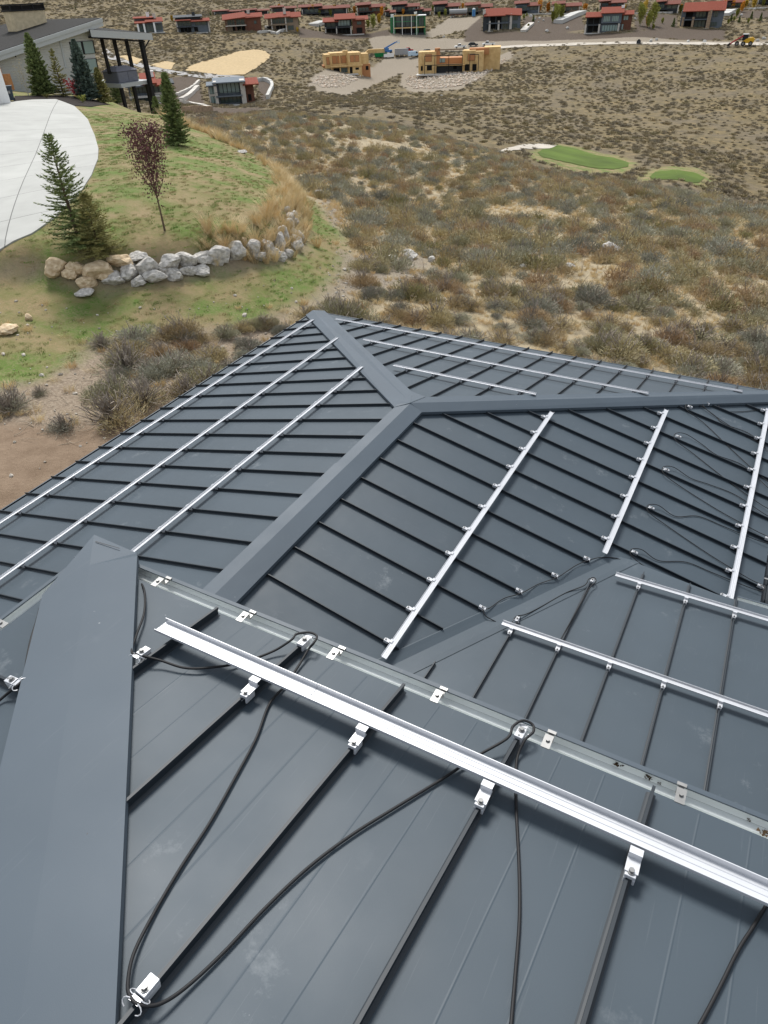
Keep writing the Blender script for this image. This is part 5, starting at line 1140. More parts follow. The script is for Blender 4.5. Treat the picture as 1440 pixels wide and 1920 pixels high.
def back_house(label, x0, x1, yb, yt, wm='d', rm=None, sd=0, name='hillside_house'):
    r = random.Random(sd); rm = rm or M_red2; s_ = r.uniform(.4,.6)
    house(name, label, x0, x1, yb, yt, [('wall',.03,.97,0,.66,wm,1,10),('wall',.03,s_,.6,.82,wm,2,9),('roof',-.03,s_+.03,.80,.98,0,9,rm,.04),('roof',s_-.05,1.03,.62,.84,-1,8,rm),('win',.1,s_-.05,.36,.60,3,M_win,1),('win',s_+.05,.9,.30,.54,2,M_win,1),('win',.12,.5,.03,.26,3,M_void,1),('col',(.05,.95),0,.62,.5,'s',-.3),('slab',.05,.6,.31,-1,1,M_dk)], group='far back row of houses up the hill')
bh = [(400,452,27,17,'g','low back row house behind the third far house'),(455,505,26,15,'d','back row house with small red roof behind and right of the third house'),(508,556,24,9,'b','back row house with flat red roof above the tan house'),(563,655,30,6,'d','long dark back row house above the black and brown house'),
 (668,722,28,3,'b','reddish back row house with slanted red roof'),(722,742,32,16,'b','narrow low red roofed building left of the green sheathed house'),(733,786,27,2,'d','dark grey back row house above the green sheathed house'),(779,808,30,13,'d','small red roofed wing right of the green sheathed house'),
 (812,862,28,1,'d','brown back row house with wide red roof left of the tank trailer'),(872,922,28,3,'t','tan back row house left of the grey house with pale columns'),(964,1012,26,0,'g','dark back row house with orange aspens in front'),(1034,1088,26,1,'t','tan back row house above the tall yellow green aspens'),(1122,1172,16,-3,'b','back row house behind the three part red roof'),
 (1228,1272,24,-4,'d','back row house left of the stone column house'),(1352,1392,16,-4,'d','back row house right of the stone column house'),(1418,1460,10,-10,'d','back row house at the top right corner')]
for i_, (x0, x1, yb, yt, wm, lb) in enumerate(bh): back_house(lb, x0, x1, yb, yt, wm, None, 500+i_)
# middle distance houses on the left
house('flat_roof_house', 'grey flat roofed two storey house with big windows below the straw slope', 392, 480, 197, 150, [
 ('wall',.03,.20,0,.80,'s',2,10),('wall',.20,.75,0,.86,'g',2.2,11),('wall',.16,.22,0,.94,'s',.2,4),('wall',.72,.82,0,.94,'s',.4,6),('wall',.82,1.0,0,.74,'b',1.5,9),('roof',.0,.24,.82,.84,0,10,M_gy),('roof',.14,.84,.92,.96,-1,12,M_gy),('roof',.78,1.12,.78,.92,-.5,9,SR),
 ('win',.06,.19,.46,.74,2,M_winl,2),('win',.06,.19,.06,.34,2,M_winl,2),('win',.26,.70,.46,.84,5,M_winl,2.2),('win',.26,.70,.06,.32,5,M_win,2.2),('slab',.18,.74,.38,-.2,2.2,M_gy),('slab',.14,.82,.0,-2.5,1,M_slab),('win',.86,.93,.1,.34,1,M_void,1.5)], tmin=130, zoff=0.1)
house('flat_roof_house', 'grey two storey house with red roof seen under the patio roof', 246, 330, 193, 140, [
 ('wall',.0,.5,0,.60,'g',2,10),('wall',.45,.8,0,.62,'s',1,9),('wall',.8,1.0,.2,.6,'t',3,9),('roof',.30,.66,.70,.96,-1,8,SR),('roof',.62,.82,.62,.74,-1,6,SR),('roof',.78,1.05,.64,.68,0,9,M_dk),('roof',-.05,.36,.62,.66,0,9,M_gy),
 ('win',.05,.4,.34,.56,4,M_win,2),('win',.48,.76,.34,.56,3,M_win,1),('win',.05,.4,.02,.22,4,M_win,2),('slab',.0,.8,.26,-.8,1,M_slab),('slab',.0,.8,0,-2,1,M_slab),('chim',.56,.8,1.02,4,'w')], tmin=130, zoff=0.1)
# framed houses
house('framed_house', 'smaller two storey bare plywood house frame, left of the building site trucks', 608, 698, 139, 96, [
 ('wall',.04,.16,0,.88,'p',2,9),('wall',.16,.52,.36,.92,'p',3,10),('wall',.16,.52,0,.36,'p',1.6,10),('wall',.52,.80,0,.40,'p',.6,10),('wall',.52,.80,.40,.90,'p',1.2,10),('wall',.80,1.0,0,.36,'o',3,9),('wall',.80,.97,.36,.82,'p',3,9),('wall',.0,.06,0,.40,'o',3,8),('wall',.44,.54,.8,1.0,'p',3.4,5),('roof',.15,.82,.36,.37,0,3,M_ply),
 ('win',.07,.14,.44,.76,1,M_osb,2),('win',.2,.5,.46,.78,3,M_osb,3),('win',.56,.76,.50,.78,2,M_osb,1.2),('win',.20,.34,.02,.26,1,M_void,1.6),('win',.36,.50,.06,.26,3,M_win,1.6),('win',.12,.15,.02,.26,1,M_void,2),('win',.54,.60,.02,.28,1,M_void,.6),('win',.66,.74,.16,.24,1,M_void,.6),('win',.90,.96,.1,.26,1,M_void,3),('col',(.17,.35,.52),.0,.92,.35,'p',1.2),('slab',-.06,.70,.0,-2.5,3,M_slab)], 'house under construction', turn=0.15, zoff=0.1)
house('framed_house', 'larger bare plywood house frame with black steel portal posts, right of the trucks', 783, 936, 138, 92, [
 ('wall',.0,.04,0,.90,'p',2,10),('wall',.04,.22,0,.90,'p',2.6,10),('wall',.20,.26,.3,1.03,'o',3,6),('wall',.22,.54,0,.36,'d',4,11),('wall',.22,.54,.36,.62,'o',3.5,11),('wall',.54,.70,0,.90,'p',2,10),('wall',.70,.80,0,.86,'p',1.6,9),('wall',.80,1.0,.0,.98,'p',6,15),('wall',.62,.86,.7,.96,'o',5,10),('roof',.22,.58,.36,.37,0,4,M_ply),
 ('win',.03,.055,.14,.32,1,M_void,1.95),('win',.10,.17,.14,.34,1,M_void,2.6),('win',.08,.17,.50,.80,1,M_osb,2.6),('win',.24,.33,.44,.60,2,M_winl,3.5),('win',.57,.63,.08,.34,1,M_void,2),('win',.665,.72,.08,.34,1,M_void,1.55),('win',.60,.70,.5,.76,1,M_osb,1.5),('win',.43,.47,.16,.34,2,M_void,3.95),
 ('col',(.085,.21,.38,.545,.635,.74),0,.76,.22,'k',-.6),('bar',.085,.545,.74,.77,'k',-.7),('bar',.635,.74,.74,.77,'k',-.7),('bar',.085,.55,.36,.39,'k',-.7),('bar',.24,.56,.93,.99,'t',3),('bar',.24,.54,.86,.88,'d',3.2),('slab',-.02,.8,.0,-2,4,M_slab)], 'house under construction', turn=-0.05, zoff=0.1)
# pale rubble round the two frames
M_rip = inst_mat("pale_rubble", [(0.0,(0.40,0.33,0.25)),(0.5,(0.56,0.50,0.42)),(1.0,(0.50,0.38,0.28))])
rsrc = [hid('rubble', rock_mb(700+i, 1), [M_rip]) for i in range(4)]
P_ = []
for nm in ('rip_a', 'rip_b'):
    pl = Z[nm]; xs = [q[0] for q in pl]; ys = [q[1] for q in pl]; n_ = int((max(xs)-min(xs))*(max(ys)-min(ys))*0.8)
    qx = NR.uniform(min(xs), max(xs), n_); qy = NR.uniform(min(ys), max(ys), n_); k = inside(qx, qy, pl); P_.append(np.stack([qx[k], qy[k]], -1))
P_ = np.concatenate(P_); scatter('pale_rubble', np.stack([P_[:,0], P_[:,1], H(P_[:,0], P_[:,1])+.1], -1), NR.uniform(0, 6.28, len(P_)), NR.uniform(.5, 1.6, len(P_)), rsrc, 21)
# low curved stone walls and pale blocks on the slopes
def wall_line(name, label, pts, hgt, wd, mat, tmin=FAR, cat='wall'):
    P = [gp(px, py, tmin) for px, py in pts]; P = [Vector((p[0], p[1], h1(p[0], p[1]))) for p in P]; P = spline(P, 5); mb = MB()
    for a, b in zip(P[:-1], P[1:]):
        e_ = (b-a); L_ = e_.length
        if L_ < 1e-3: continue
        e_ = e_.normalized(); sd_ = e_.cross(Vector((0,0,1))).normalized(); up_v = Vector((0,0,1)); mb.box(-0.05, L_+0.05, -wd/2, wd/2, -0.5, hgt+rnd.uniform(-.08,.08), frame(a, e_, sd_, up_v))
    o = link(name, mb, mat); tag(o, label, cat); return o
wall_line('curved_wall', 'pale curved wall sweeping round the right side of the grey flat roofed house', [(481,154),(495,152),(507,157),(511,165),(507,175),(502,186)], 1.2, 1.0, M_slab)
wall_line('curved_wall', 'upper pale rock line on the dark bank left of the grey flat roofed house', [(332,180),(350,172),(365,163),(374,154)], 0.8, 0.8, M_col)
wall_line('curved_wall', 'lower pale rock line on the dark bank left of the grey flat roofed house', [(340,189),(352,183),(362,174),(371,165)], 0.8, 1.4, M_col)
wall_line('stone_wall', 'long pinkish stone retaining wall right of the narrow terrace spruce', [(346,212),(370,210),(398,210)], 1.2, 1.0, M_stn, tmin=60)
wall_line('stone_wall', 'grey ledge wall above the pinkish stone wall, below the dark bank', [(338,192),(365,197),(396,204)], 0.6, 1.0, M_col, tmin=100)
wall_line('curved_wall', 'low white wall below the tan two storey house', [(484,63),(500,61),(516,64)], 1.0, 1.0, M_slab)
wall_line('curved_wall', 'short white sloping wall right of the tan house', [(519,65),(527,60),(536,57)], 1.0, 1.0, M_slab)
wall_line('white_slope', 'bright white retaining wall left of the three part red roofed house', [(1046,44),(1060,38),(1078,30),(1092,26)], 1.6, 5.0, M_slab)
wall_line('white_slope', 'bright white driveway wall left of the black and brown house', [(588,49),(600,45),(610,42)], 1.2, 6.0, M_slab)
wall_line('white_slope', 'bright white driveway wall right of the stone column house', [(1354,30),(1368,22)], 1.2, 6.0, M_slab)
wall_line('white_slope', 'pale rock chute right of the grey house with pale columns', [(981,60),(987,54),(996,46)], 1.0, 3.0, M_col)
wall_line('road_kerb', 'thin pale kerb of the upper street at the right', [(1185,27),(1230,25),(1270,24)], 0.6, 1.0, M_slab)
wall_line('road_kerb', 'thin pale kerb of the upper street at the top right corner', [(1375,19),(1410,17),(1460,15)], 0.6, 1.0, M_slab)
wall_line('road_kerb', 'thin pale kerb of the upper street behind the tall aspens', [(985,28),(1030,27),(1092,27)], 0.6, 1.0, M_slab)
for i_, (px, py, s_) in enumerate([(1012,34,4),(1003,36,4),(1019,38,4),(1010,41,3),(986,57,6),(1025,58,5),(1064,53,5),(1190,35,5),(1220,77,6),(1231,74,5),(1378,24,4),(1390,28,4),(1415,17,4),(1048,33,7),(995,30,5),(845,33,3),(832,69,4),(1290,78,6),(1320,78,6),(1420,76,5),(1432,72,6),(823,142,4),(828,180,4)]):
    boulder(px, py, s_, s_*.8, 'pale landscaping rock '+where(px), M_slab, 800+i_, 'pale rocks on the far dark banks', FAR, name='landscape_rock')

# ------------------------------------------------------------------ the neighbouring house and garage (upper left)
M_sid = new_mat("pale_grey_clapboard", (0.47,0.48,0.47), 0.75, noise=0.05, nscale=2)
def clap(m):
    nt = m.node_tree; b = nt.nodes["Principled BSDF"]; tc = nt.nodes.new("ShaderNodeTexCoord"); w_ = nt.nodes.new("ShaderNodeTexWave"); w_.bands_direction = 'Z'; w_.wave_profile = 'SAW'; w_.inputs['Scale'].default_value = 1.6; w_.inputs['Distortion'].default_value = 0
    nt.links.new(tc.outputs['Object'], w_.inputs['Vector']); bp = nt.nodes.new("ShaderNodeBump"); bp.inputs['Strength'].default_value = 1.0; bp.inputs['Distance'].default_value = 0.05; nt.links.new(w_.outputs['Fac'], bp.inputs['Height']); nt.links.new(bp.outputs[0], b.inputs['Normal'])
clap(M_sid)
M_fas = new_mat("grey_fascia", (0.40,0.42,0.42), 0.6, noise=0.04); M_shg = new_mat("dark_shingles", (0.024,0.023,0.021), 0.95, noise=0.25, nscale=6, bump=0.4, bscale=20)
M_tanst = new_mat("cream_stone", (0.50,0.42,0.28), 0.9, noise=0.15, nscale=3)
R_H = 66.0
def at(px, py, R):                            # world point in this direction at horizontal distance R
    d = ray(px, py); return Vector(CAM+d*(R/math.hypot(d[0], d[1])))
HL, HR = at(-60, 170, 78.0), at(188, 183, 85.5)
exh = (HR-HL); exh.z = 0; Wh = exh.length; exh.normalize(); eyh = Vector((0,0,1)).cross(exh).normalized()   # eyh points away
eyh = eyh if eyh.dot(Vector(fwd)) > 0 else -eyh
g0 = h1(HR.x, HR.y)-0.3
NB = thing('grey_house', 'large pale grey clapboard house with dark sloping roof and covered patio, upper left', 'house', (HL.x, HL.y, g0), math.atan2(exh.y, exh.x))
def loc_of(p): p = Vector(p)-Vector((HL.x, HL.y, g0)); return Vector((p.dot(exh), p.dot(eyh), p.z))
def on_facade(px, py, d=0.0):                 # point on the facade plane (shifted d metres back) in local coordinates
    o_ = HL+eyh*d; dd = Vector(ray(px, py)); c = Vector(CAM); t = (o_-c).dot(eyh)/dd.dot(eyh); return loc_of(c+dd*t)
def facade_poly(name, pix, d0, d1, mat, parent=None):
    P = [on_facade(px, py, d0) for px, py in pix]; mb = MB(); mb.prism([tuple(p) for p in P], (0, d1-d0, 0)); return link(name, mb, mat, parent or NB)
wl = facade_poly('wall', [(-70,190),(178,182),(187,176),(172,50),(120,66),(60,88),(0,106),(-70,124)], 0.0, 12.0, M_sid)
# sloping roof: front rake and a ridge receding
fa = [on_facade(px, py, -0.8) for px, py in ((-70,118),(0,96),(190,33))]
r0, r1 = fa[0], fa[2]; bk = Vector((0, 13.5, 0))
mb = MB(); mb.prism([r0+Vector((0,0,.0)), r1, r1+bk, r0+bk], (0, 0, -0.16)); ro = link('roof', mb, M_shg, NB)
mb = MB(); t_ = Vector((0,-.06,-.04)); mb.prism([r0+t_, r1+t_, r1+t_+Vector((0,0.055,0)), r0+t_+Vector((0,.055,0))], (0,0,-0.62)); link('fascia', mb, M_fas, ro)
mb = MB(); t_ = Vector((0,-.12,-.04)); mb.prism([r0+t_, r1+t_, r1+t_+Vector((0,0.055,0)), r0+t_+Vector((0,.055,0))], (0,0,-0.28)); link('fascia_board', mb, M_fas, ro)
# chimney block behind
c0 = on_facade(28, 45, 6.0); c1 = on_facade(88, 40, 6.0)
mb = MB(); mb.box(c0.x, c1.x, 6.0, 7.4, c0.z-2.5, on_facade(58,20,6).z); ch_ = link('chimney', mb, M_tanst, NB)
mb = MB(); z_ = on_facade(58,20,6).z; z2 = on_facade(58,6,6).z
for a, b in ((c0.x-.1, c1.x+.1),): mb.box(a, b, 5.9, 7.5, z2-.12, z2); mb.box(a, b, 5.9, 7.5, z_+.003, z_+.12)
for q in range(4):
    xx = c0.x-.1+(c1.x-c0.x+.1)*q/3; mb.box(xx, xx+.1, 5.9, 6.0, z_+.12, z2-.12)
link('chimney_cap', mb, M_blk, ch_); mb = MB(); mb.box(c0.x, c1.x, 5.96, 7.44, z_+.125, z2-.125); link('chimney_louvre', mb, M_void, ch_)
# windows
def win(pix, nm='window', n=2, mat=M_winl):
    f_ = facade_poly(nm, pix, -0.06, 0.05, M_blk); a, b, c, d = [Vector(on_facade(px, py, -0.09)) for px, py in pix]
    for q in range(n):
        s0, s1 = (q+.07)/n, (q+.93)/n; P = [a.lerp(b, s0), a.lerp(b, s1), d.lerp(c, s1), d.lerp(c, s0)]; cen = sum(P, Vector())/4; P = [cen+(p-cen)*0.93 for p in P]
        mb = MB(); mb.prism(P, (0, 0.028, 0)); link('pane', mb, mat, f_)
win([(130,79),(175,76),(180,100),(136,104)]); win([(138,112),(181,109),(186,137),(144,141)])
facade_poly('corner_board', [(110,70),(113,69),(126,128),(123,128)], -0.05, 0.02, M_fas)
mb = MB(); q = on_facade(26,101,-.05); mb.tube([q, q+Vector((0,-.15,0))], .12, 8); mb.tube([q+Vector((0,-.15,.1)), q+Vector((0,-.15,-.25))], .06, 8); link('wall_lamp', mb, M_blk, NB)
# patio roof with black posts and deck
ca = on_facade(168,55,-1.0); cb = on_facade(284,62,-1.0); 
mb = MB(); bk = Vector((0, 7.0, 0.5)); mb.prism([ca, cb, cb+bk, ca+bk], (0,0,-.14)); pr = link('patio_roof', mb, M_shg, NB)
mb = MB(); t_ = Vector((0,-.05,-.02)); mb.prism([ca+t_, cb+t_, cb+t_+Vector((0,.045,0)), ca+t_+Vector((0,.045,0))], (0,0,-.58)); link('fascia', mb, M_fas, pr)
mb = MB(); mb.prism([ca+Vector((.4,.3,-.6)), cb+Vector((-.8,.3,-.6)), cb+Vector((-.8,6.6,-.3)), ca+Vector((.4,6.6,-.3))], (0,0,-.14)); link('soffit', mb, M_blk, pr)
for (tx, ty), (bx, by), wd, dd in (((190,72),(203,128),.26,1.5),((213,72),(226,126),.28,1.5),((236,73),(248,126),.28,1.5)):
    a = on_facade(tx, ty, dd); b = on_facade(bx, by, dd); b.x = a.x; mb = MB(); mb.box(a.x-wd/2, a.x+wd/2, dd-wd/2, dd+wd/2, b.z-.5, a.z); link('post', mb, M_blk, NB)
a = on_facade(264,74,-.2); b = on_facade(288,207,-.2); mb = MB(); mb.box(a.x-.19, a.x+.19, -.39, -.01, b.z-.5, a.z); link('post', mb, M_blk, NB)
mb = MB(); mb.tube([a+Vector((0,-.1,-.9)), a+Vector((1.1,-.1,-.05))], .07, 6); link('brace', mb, M_blk, NB)
a = on_facade(226,155,0.1); b = on_facade(277,150,.1); mb = MB(); mb.box(a.x, b.x+.4, .1, 6.5, b.z-.35, b.z); link('deck', mb, M_fas, NB)
for x_ in (226,250,276): q = on_facade(x_,160,.6); mb = MB(); mb.box(q.x-.15, q.x+.15, .45, .75, g0-12-g0, b.z-.355); link('deck_post', mb, M_blk, NB)
# covered hot tub enclosure on the deck
q0 = on_facade(222,150,.7); q1 = on_facade(260,149,.7); zt = on_facade(240,132,.7).z; zr = on_facade(240,127,.7).z
tb = thing('hot_tub', 'grey louvred hot tub with domed cover on the patio deck', 'hot tub', NB.matrix_basis @ Vector((q0.x, .7, b.z)) if False else (Vector((HL.x, HL.y, g0))+exh*q0.x+eyh*.7+Vector((0,0,b.z))), math.atan2(exh.y, exh.x))
Wt = q1.x-q0.x; mb = MB(); mb.box(0, Wt, 0, 2.2, 0, zt-b.z); link('cabinet', mb, new_mat("blue_grey_louvre", (0.13,0.14,0.17), .6), tb)
mb = MB(); ht = zt-b.z
for k_ in range(8): zz = 0.1+k_*(ht-.2)/8; mb.box(.08, Wt/2-.05, -.05, -.004, zz, zz+.06); mb.box(Wt/2+.05, Wt-.08, -.05, -.004, zz, zz+.06)
link('louvre', mb, new_mat("grey_slats", (0.22,0.23,0.27), .5), tb)
mb = MB(); v_ = [(-.1,-.1,ht+.003),(Wt+.1,-.1,ht+.003),(Wt+.1,2.3,ht+.003),(-.1,2.3,ht+.003)]; mb.prism([(Wt*.25,.6,ht+.42),(Wt*.75,.6,ht+.42),(Wt*.75,1.6,ht+.42),(Wt*.25,1.6,ht+.42)], (0,0,-.05))
tp = [(Wt*.25,.6,ht+.42),(Wt*.75,.6,ht+.42),(Wt*.75,1.6,ht+.42),(Wt*.25,1.6,ht+.42)]
for i_ in range(4): mb.face([v_[i_], v_[(i_+1)%4], tp[(i_+1)%4], tp[i_]])
link('cover', mb, new_mat("lilac_grey_cover", (0.24,0.24,0.28), .7), tb)
# white garage corner and wheelie bin at the left edge
p = gp(22, 193); ag, _ = azr(22, 193)
gr_ = thing('white_garage', 'corner of a white clad garage at the left photo edge behind the drive', 'garage', (p[0], p[1], p[2]-.1), ag)
mb = MB(); mb.box(-9, -0.05, -0.5, 5, 0, 2.7); link('wall', mb, M_wht, gr_); mb = MB(); mb.box(-9.4, .10, -.9, 5.4, 3.9, 4.3); 
p2_ = gp(21, 190); bn = thing('wheelie_bin', 'dark blue grey wheelie bin with hinged lid against the grey house corner', 'bin', (p2_[0], p2_[1], p2_[2]+.02), ag); hb_ = 30*depth(p2_)/(FPX*1.19); wb = 17*depth(p2_)/FPX
mb = MB(); z0_, z1_ = .05, hb_*.90; a_ = [(-wb*.38,-wb*.35), (wb*.38,-wb*.35), (wb*.38,wb*.35), (-wb*.38,wb*.35)]; t_ = [(x_*1.25, y_*1.25) for x_, y_ in a_]
lo4 = [(x_, y_, z0_) for x_, y_ in a_]; hi4 = [(x_, y_, z1_) for x_, y_ in t_]; mb.face(lo4[::-1]); mb.face(hi4)
for i_ in range(4): mb.face([lo4[i_], lo4[(i_+1)%4], hi4[(i_+1)%4], hi4[i_]])
M_bin = new_mat("bin_plastic", (0.045,0.06,0.075), .5); link('bin_body', mb, M_bin, bn); mb = MB(); mb.box(-wb*.52, wb*.52, -wb*.52, wb*.5, z1_+.003, z1_+.07); mb.box(-wb*.5, wb*.5, wb*.5, wb*.62, z1_-.05, z1_+.02); link('lid', mb, M_bin, bn)
mb = MB(); [mb.tube([(s_*wb*.42-.03, wb*.4, .1), (s_*wb*.42+.03, wb*.4, .1)], .1, 12) for s_ in (-1, 1)]; link('wheels', mb, M_blk, bn)
mb = MB(); mb.box(-.12, .12, -wb*.46-.03, -wb*.46-.01, z1_*.55, z1_*.75); link('sticker', mb, M_galv, bn)
p = gp(12, 170); st = thing('wood_sheet_stack', 'orange brown wood sheets leaning on the grey wall above the bin', 'wood sheets', (p[0], p[1], p[2]), ag)
for q in range(3): mb = MB(); mb.box(-1.3+q*.5, -.5+q*.6, q*.1, q*.1+.05, 0, 2.2-q*.5); link('sheet', mb, M_osb, st)

# ------------------------------------------------------------------ vehicles and site things
M_tyre = new_mat("tyre", (0.012,0.012,0.012), .85); M_glass = new_mat("vehicle_glass", (0.02,0.025,0.03), .08); M_yel = new_mat("yellow_paint", (0.62,0.36,0.03), .5); M_rdp = new_mat("red_paint", (0.30,0.02,0.03), .5)
M_blu = new_mat("blue_paint", (0.06,0.16,0.36), .5); M_lbl = new_mat("light_blue_plastic", (0.14,0.34,0.50), .5); M_dgn = new_mat("green_dumpster", (0.01,0.17,0.05), .6); M_sgy = new_mat("trailer_grey", (0.28,0.28,0.28), .5)
def place(name, label, cat, px, py, rz, tmin=FAR, group=None):
    p = gp(px, py, tmin); a, _ = azr(px, py); return thing(name, label, cat, (p[0], p[1], p[2]+.15), a+rz, group)
def wheels(t, xs, w_, r_):
    for x_ in xs:
        for s_ in (-1, 1):
            mb = MB(); mb.tube([(x_, s_*w_-.12, r_), (x_, s_*w_+.12, r_)], r_, 14); wh = link('wheel', mb, M_tyre, t); mb = MB(); mb.tube([(x_, s_*(w_+.125)-.01, r_), (x_, s_*(w_+.125)+.01, r_)], r_*.55, 10); link('rim', mb, M_galv, wh)
def car(t, mat, L_=5.6, kind='pickup'):
    W_ = .95; zb, zh, zt = .45, 1.05, 1.80
    if kind == 'pickup': side = [(-L_/2,zb),(L_/2,zb),(L_/2,.95),(L_/2-1.3,zh),(L_/2-1.9,zt),(L_/2-3.0,zt),(L_/2-3.25,zh),(-L_/2,zh)]
    elif kind == 'van': side = [(-L_/2,zb),(L_/2,zb),(L_/2,1.05),(L_/2-.9,1.25),(L_/2-1.4,2.2),(-L_/2,2.3)]
    else: side = [(-L_/2,.35),(L_/2,.35),(L_/2,.8),(L_/2-1.1,.95),(L_/2-1.8,1.5),(-L_/2+.9,1.55),(-L_/2+.2,1.0),(-L_/2,.9)]
    mb = MB(); mb.prism([(x_, -W_, z_) for x_, z_ in side], (0, 2*W_, 0)); link('body', mb, mat, t)
    if kind == 'pickup': g_ = [(L_/2-1.42,zh+.05),(L_/2-1.93,zt-.1),(L_/2-2.95,zt-.1),(L_/2-3.15,zh+.05)]
    elif kind == 'van': g_ = [(L_/2-1.02,1.32),(L_/2-1.45,2.0),(L_/2-2.1,2.0),(L_/2-2.1,1.32)]
    else: g_ = [(L_/2-1.25,1.0),(L_/2-1.8,1.42),(-L_/2+.95,1.45),(-L_/2+.5,1.02)]
    mb = MB(); mb.prism([(x_, -W_-.012, z_) for x_, z_ in g_], (0, 2*W_+.024, 0)); link('side_glass', mb, M_glass, t)
    mb = MB(); xw = g_[0][0]; 
    (xa, za), (xb, zb_) = (g_[0], g_[1]); mb.prism([(xa+.10,-W_+.1,za), (xa+.10,W_-.1,za), (xb+.10,W_-.1,zb_), (xb+.10,-W_+.1,zb_)], (.02,0,.02)); link('windscreen', mb, M_glass, t)
    if kind == 'pickup': mb = MB(); mb.box(-L_/2+.12, L_/2-3.4, -W_+.1, W_-.1, zh+.003, zh+.02); link('bed', mb, M_void, t)
    wheels(t, (-L_/2+1.1, L_/2-.95), W_-.05, .38)
car(place('pickup_truck', 'white pickup parked behind the larger plywood frame, left of the dark car', 'pickup', 863, 91, math.pi+.1), M_wht)
car(place('pickup_truck', 'white pickup on the pale road right above the larger plywood frame', 'pickup', 916, 86, math.pi), M_wht, 6.0)
car(place('parked_car', 'dark green car between the two white pickups', 'car', 887, 87, 0.1), M_dk, 4.6, 'car')
car(place('parked_car', 'dark car parked left of the larger plywood frame, behind the van', 'car', 802, 100, 0.6), M_blk, 4.6, 'car')
car(place('work_van', 'pale blue and white work van left of the larger plywood frame', 'van', 776, 107, 0.5), new_mat("pale_blue_paint", (0.42,0.55,0.66), .4), 5.4, 'van')
t = place('site_dumpster', 'green open topped dumpster behind the smaller plywood frame', 'dumpster', 714, 108, 0.1)
mb = MB(); mb.prism([(-2.6,-1.2,0.2),(2.6,-1.2,0.2),(3.0,-1.2,1.7),(-3.0,-1.2,1.7)], (0,2.4,0)); link('bin_body', mb, M_dgn, t); mb = MB(); [mb.box(x_-.06, x_+.06, -1.28, -1.205, .25, 1.65) for x_ in (-2,-1,0,1,2)]; mb.box(-3.05,3.05,-1.3,-1.205,1.66,1.78); link('ribs', mb, M_dgn, t); mb = MB(); mb.box(-2.8,2.8,-1.05,1.05,1.703,1.72); link('load', mb, M_void, t)
t = place('white_container', 'low white skip right of the green dumpster', 'container', 729, 108, 0.05)
mb = MB(); mb.box(-2.4,2.4,-1.1,1.1,.15,1.4); link('box_body', mb, M_wht, t); mb = MB(); mb.box(-2.45,2.45,-1.15,1.15,1.403,1.5); link('rim', mb, M_galv, t)
t = place('box_trailer', 'grey enclosed box trailer in the middle of the building site', 'trailer', 753, 106, 0.05)
mb = MB(); mb.box(-3.2,3.2,-1.2,1.2,.6,3.0); link('box_body', mb, M_sgy, t); wheels(t, (-.4,.6), 1.1, .36); mb = MB(); mb.box(3.2,4.6,-.05,.05,.55,.7); link('hitch', mb, M_blk, t); mb = MB(); mb.box(-3.3,3.3,-1.26,-1.205,2.85,3.05); link('trim', mb, M_galv, t)
t = place('red_truck', 'small dark red truck behind the grey box trailer', 'truck', 765, 98, .2); car(t, M_rdp, 5.0)
t = place('boom_lift', 'blue telescopic boom lift with raised arm behind the green dumpster', 'boom lift', 728, 101, 0.2)
mb = MB(); mb.box(-1.8,1.8,-1,1,.5,1.5); mb.box(-1.6,0.2,-.9,.9,1.503,2.3); link('chassis', mb, M_blu, t); wheels(t, (-1.3,1.3), 1.0, .5); mb = MB(); mb.tube([(-2.0,0,2.0),(3.6,0,4.3)], .34, 6); mb.tube([(3.4,0,4.2),(4.6,0,4.6)], .22, 6); link('boom', mb, M_blu, t); mb = MB(); mb.box(4.4,5.6,-.6,.6,4.0,4.15); [mb.tube([(x_,y_,4.1),(x_,y_,5.1)], .04, 4) for x_ in (4.45,5.55) for y_ in (-.55,.55)]; mb.box(4.4,5.6,-.62,-.56,5.05,5.12); link('basket', mb, M_lbl, t)
t = place('timber_stack', 'stack of pale lumber behind the smaller plywood frame', 'lumber', 706, 100, 0.1)
for q in range(4): mb = MB(); mb.box(-6+q*.6,5-q*.4,-1.6+q*.25,1.4-q*.2,q*.42,q*.42+.36); link('lumber_layer', mb, M_ply, t)
t = place('tank_trailer', 'long grey cylindrical tank trailer on the pale pad above the road', 'tank', 859, 32, 0)
mb = MB(); mb.tube([(-5,0,2.4),(-4.6,0,2.4),(4.6,0,2.4),(5,0,2.4)], 1.2, 16); link('tank', mb, M_sgy, t); mb = MB(); mb.box(-4.6,4.6,-1,1,.8,1.15); link('frame', mb, M_brn, t); wheels(t, (-3.4,-2.2,3.2), 1.0, .5)
t = place('portable_toilet', 'light blue portable toilet with white roof right of the tank trailer', 'portable toilet', 888, 31, 0)
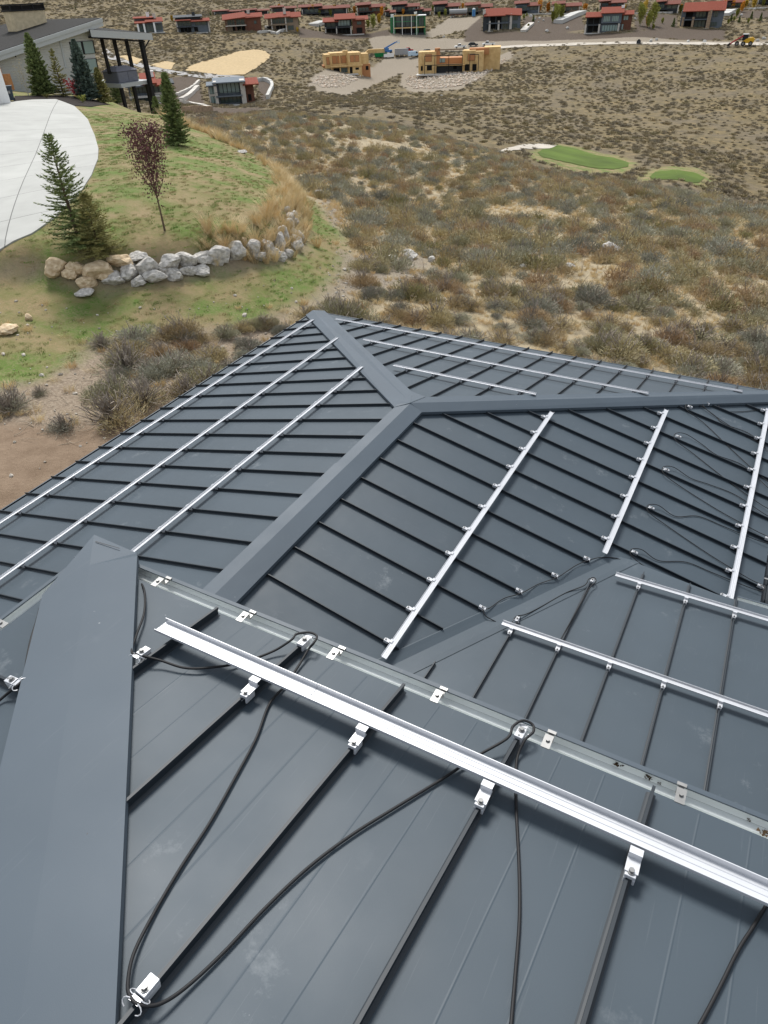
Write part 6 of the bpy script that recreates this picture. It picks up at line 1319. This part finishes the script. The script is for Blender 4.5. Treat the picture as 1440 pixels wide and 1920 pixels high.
mb = MB(); mb.box(-.9,.9,-.9,.9,0,3.2); link('cabin', mb, M_lbl, t); mb = MB(); mb.prism([(-1,-1,3.3),(1,-1,3.3),(1,1,3.3),(-1,1,3.3)], (0,0,-.095)); mb.tube([(0,0,3.3),(0,0,3.75)], .7, 10, .4); link('roof', mb, M_wht, t); mb = MB(); mb.box(-.6,.6,-.95,-.905,.1,2.8); link('door', mb, M_blu, t)
t = place('wheel_loader', 'yellow loader tractor with dark red front arm on the pale road at the right', 'loader', 1393, 87, 0)
mb = MB(); mb.prism([(-.6,-1,1.0),(3.6,-1,1.0),(3.9,-1,2.4),(3.0,-1,3.0),(.8,-1,2.6),(-.6,-1,1.6)], (0,2,0)); link('body', mb, M_yel, t); mb = MB(); mb.box(-.9,1.2,-.8,.8,1.9,4.0); link('cab', mb, M_glass, t); mb = MB(); mb.box(-1.0,1.35,-.9,.9,4.003,4.2); link('cab_roof', mb, M_wht, t)
mb = MB(); mb.tube([(-.6,-.8,3.6),(-4.4,-.8,1.4),(-5.4,-.8,.6)], .26, 6); mb.tube([(-.6,.8,3.6),(-4.4,.8,1.4),(-5.4,.8,.6)], .26, 6); link('loader_arm', mb, M_rdp, t); mb = MB(); mb.prism([(-5.2,-1.3,.1),(-5.2,-1.3,1.1),(-5.6,-1.3,1.2),(-6.4,-1.3,.15)], (0,2.6,0)); link('bucket', mb, M_blk, t); wheels(t, (-2.6,-.2,2.6), 1.1, .85)
t = place('utility_box', 'small black utility box on the pale road above the valley', 'utility box', 1197, 82, 0); mb = MB(); mb.box(-.9,.9,-.6,.6,0,1.1); mb.box(-.5,.5,-.5,.5,1.103,1.5); link('cabinet', mb, M_blk, t); mb = MB(); mb.box(-.8,.8,-.66,-.605,.15,.95); link('door', mb, M_dk, t)
# thin dead stalks standing on the slope
mb = MB()
for _ in range(40):
    px = rnd.uniform(690, 1180); py = rnd.uniform(430, 520); p = gp(px, py); mb.tube([p-np.array([0,0,.05]), p+np.array([rnd.uniform(-.1,.1), rnd.uniform(-.1,.1), rnd.uniform(.5,1.1)])], .010, 4, .006)
tag(link('dead_stalks', mb, M_twig), kind='stuff')
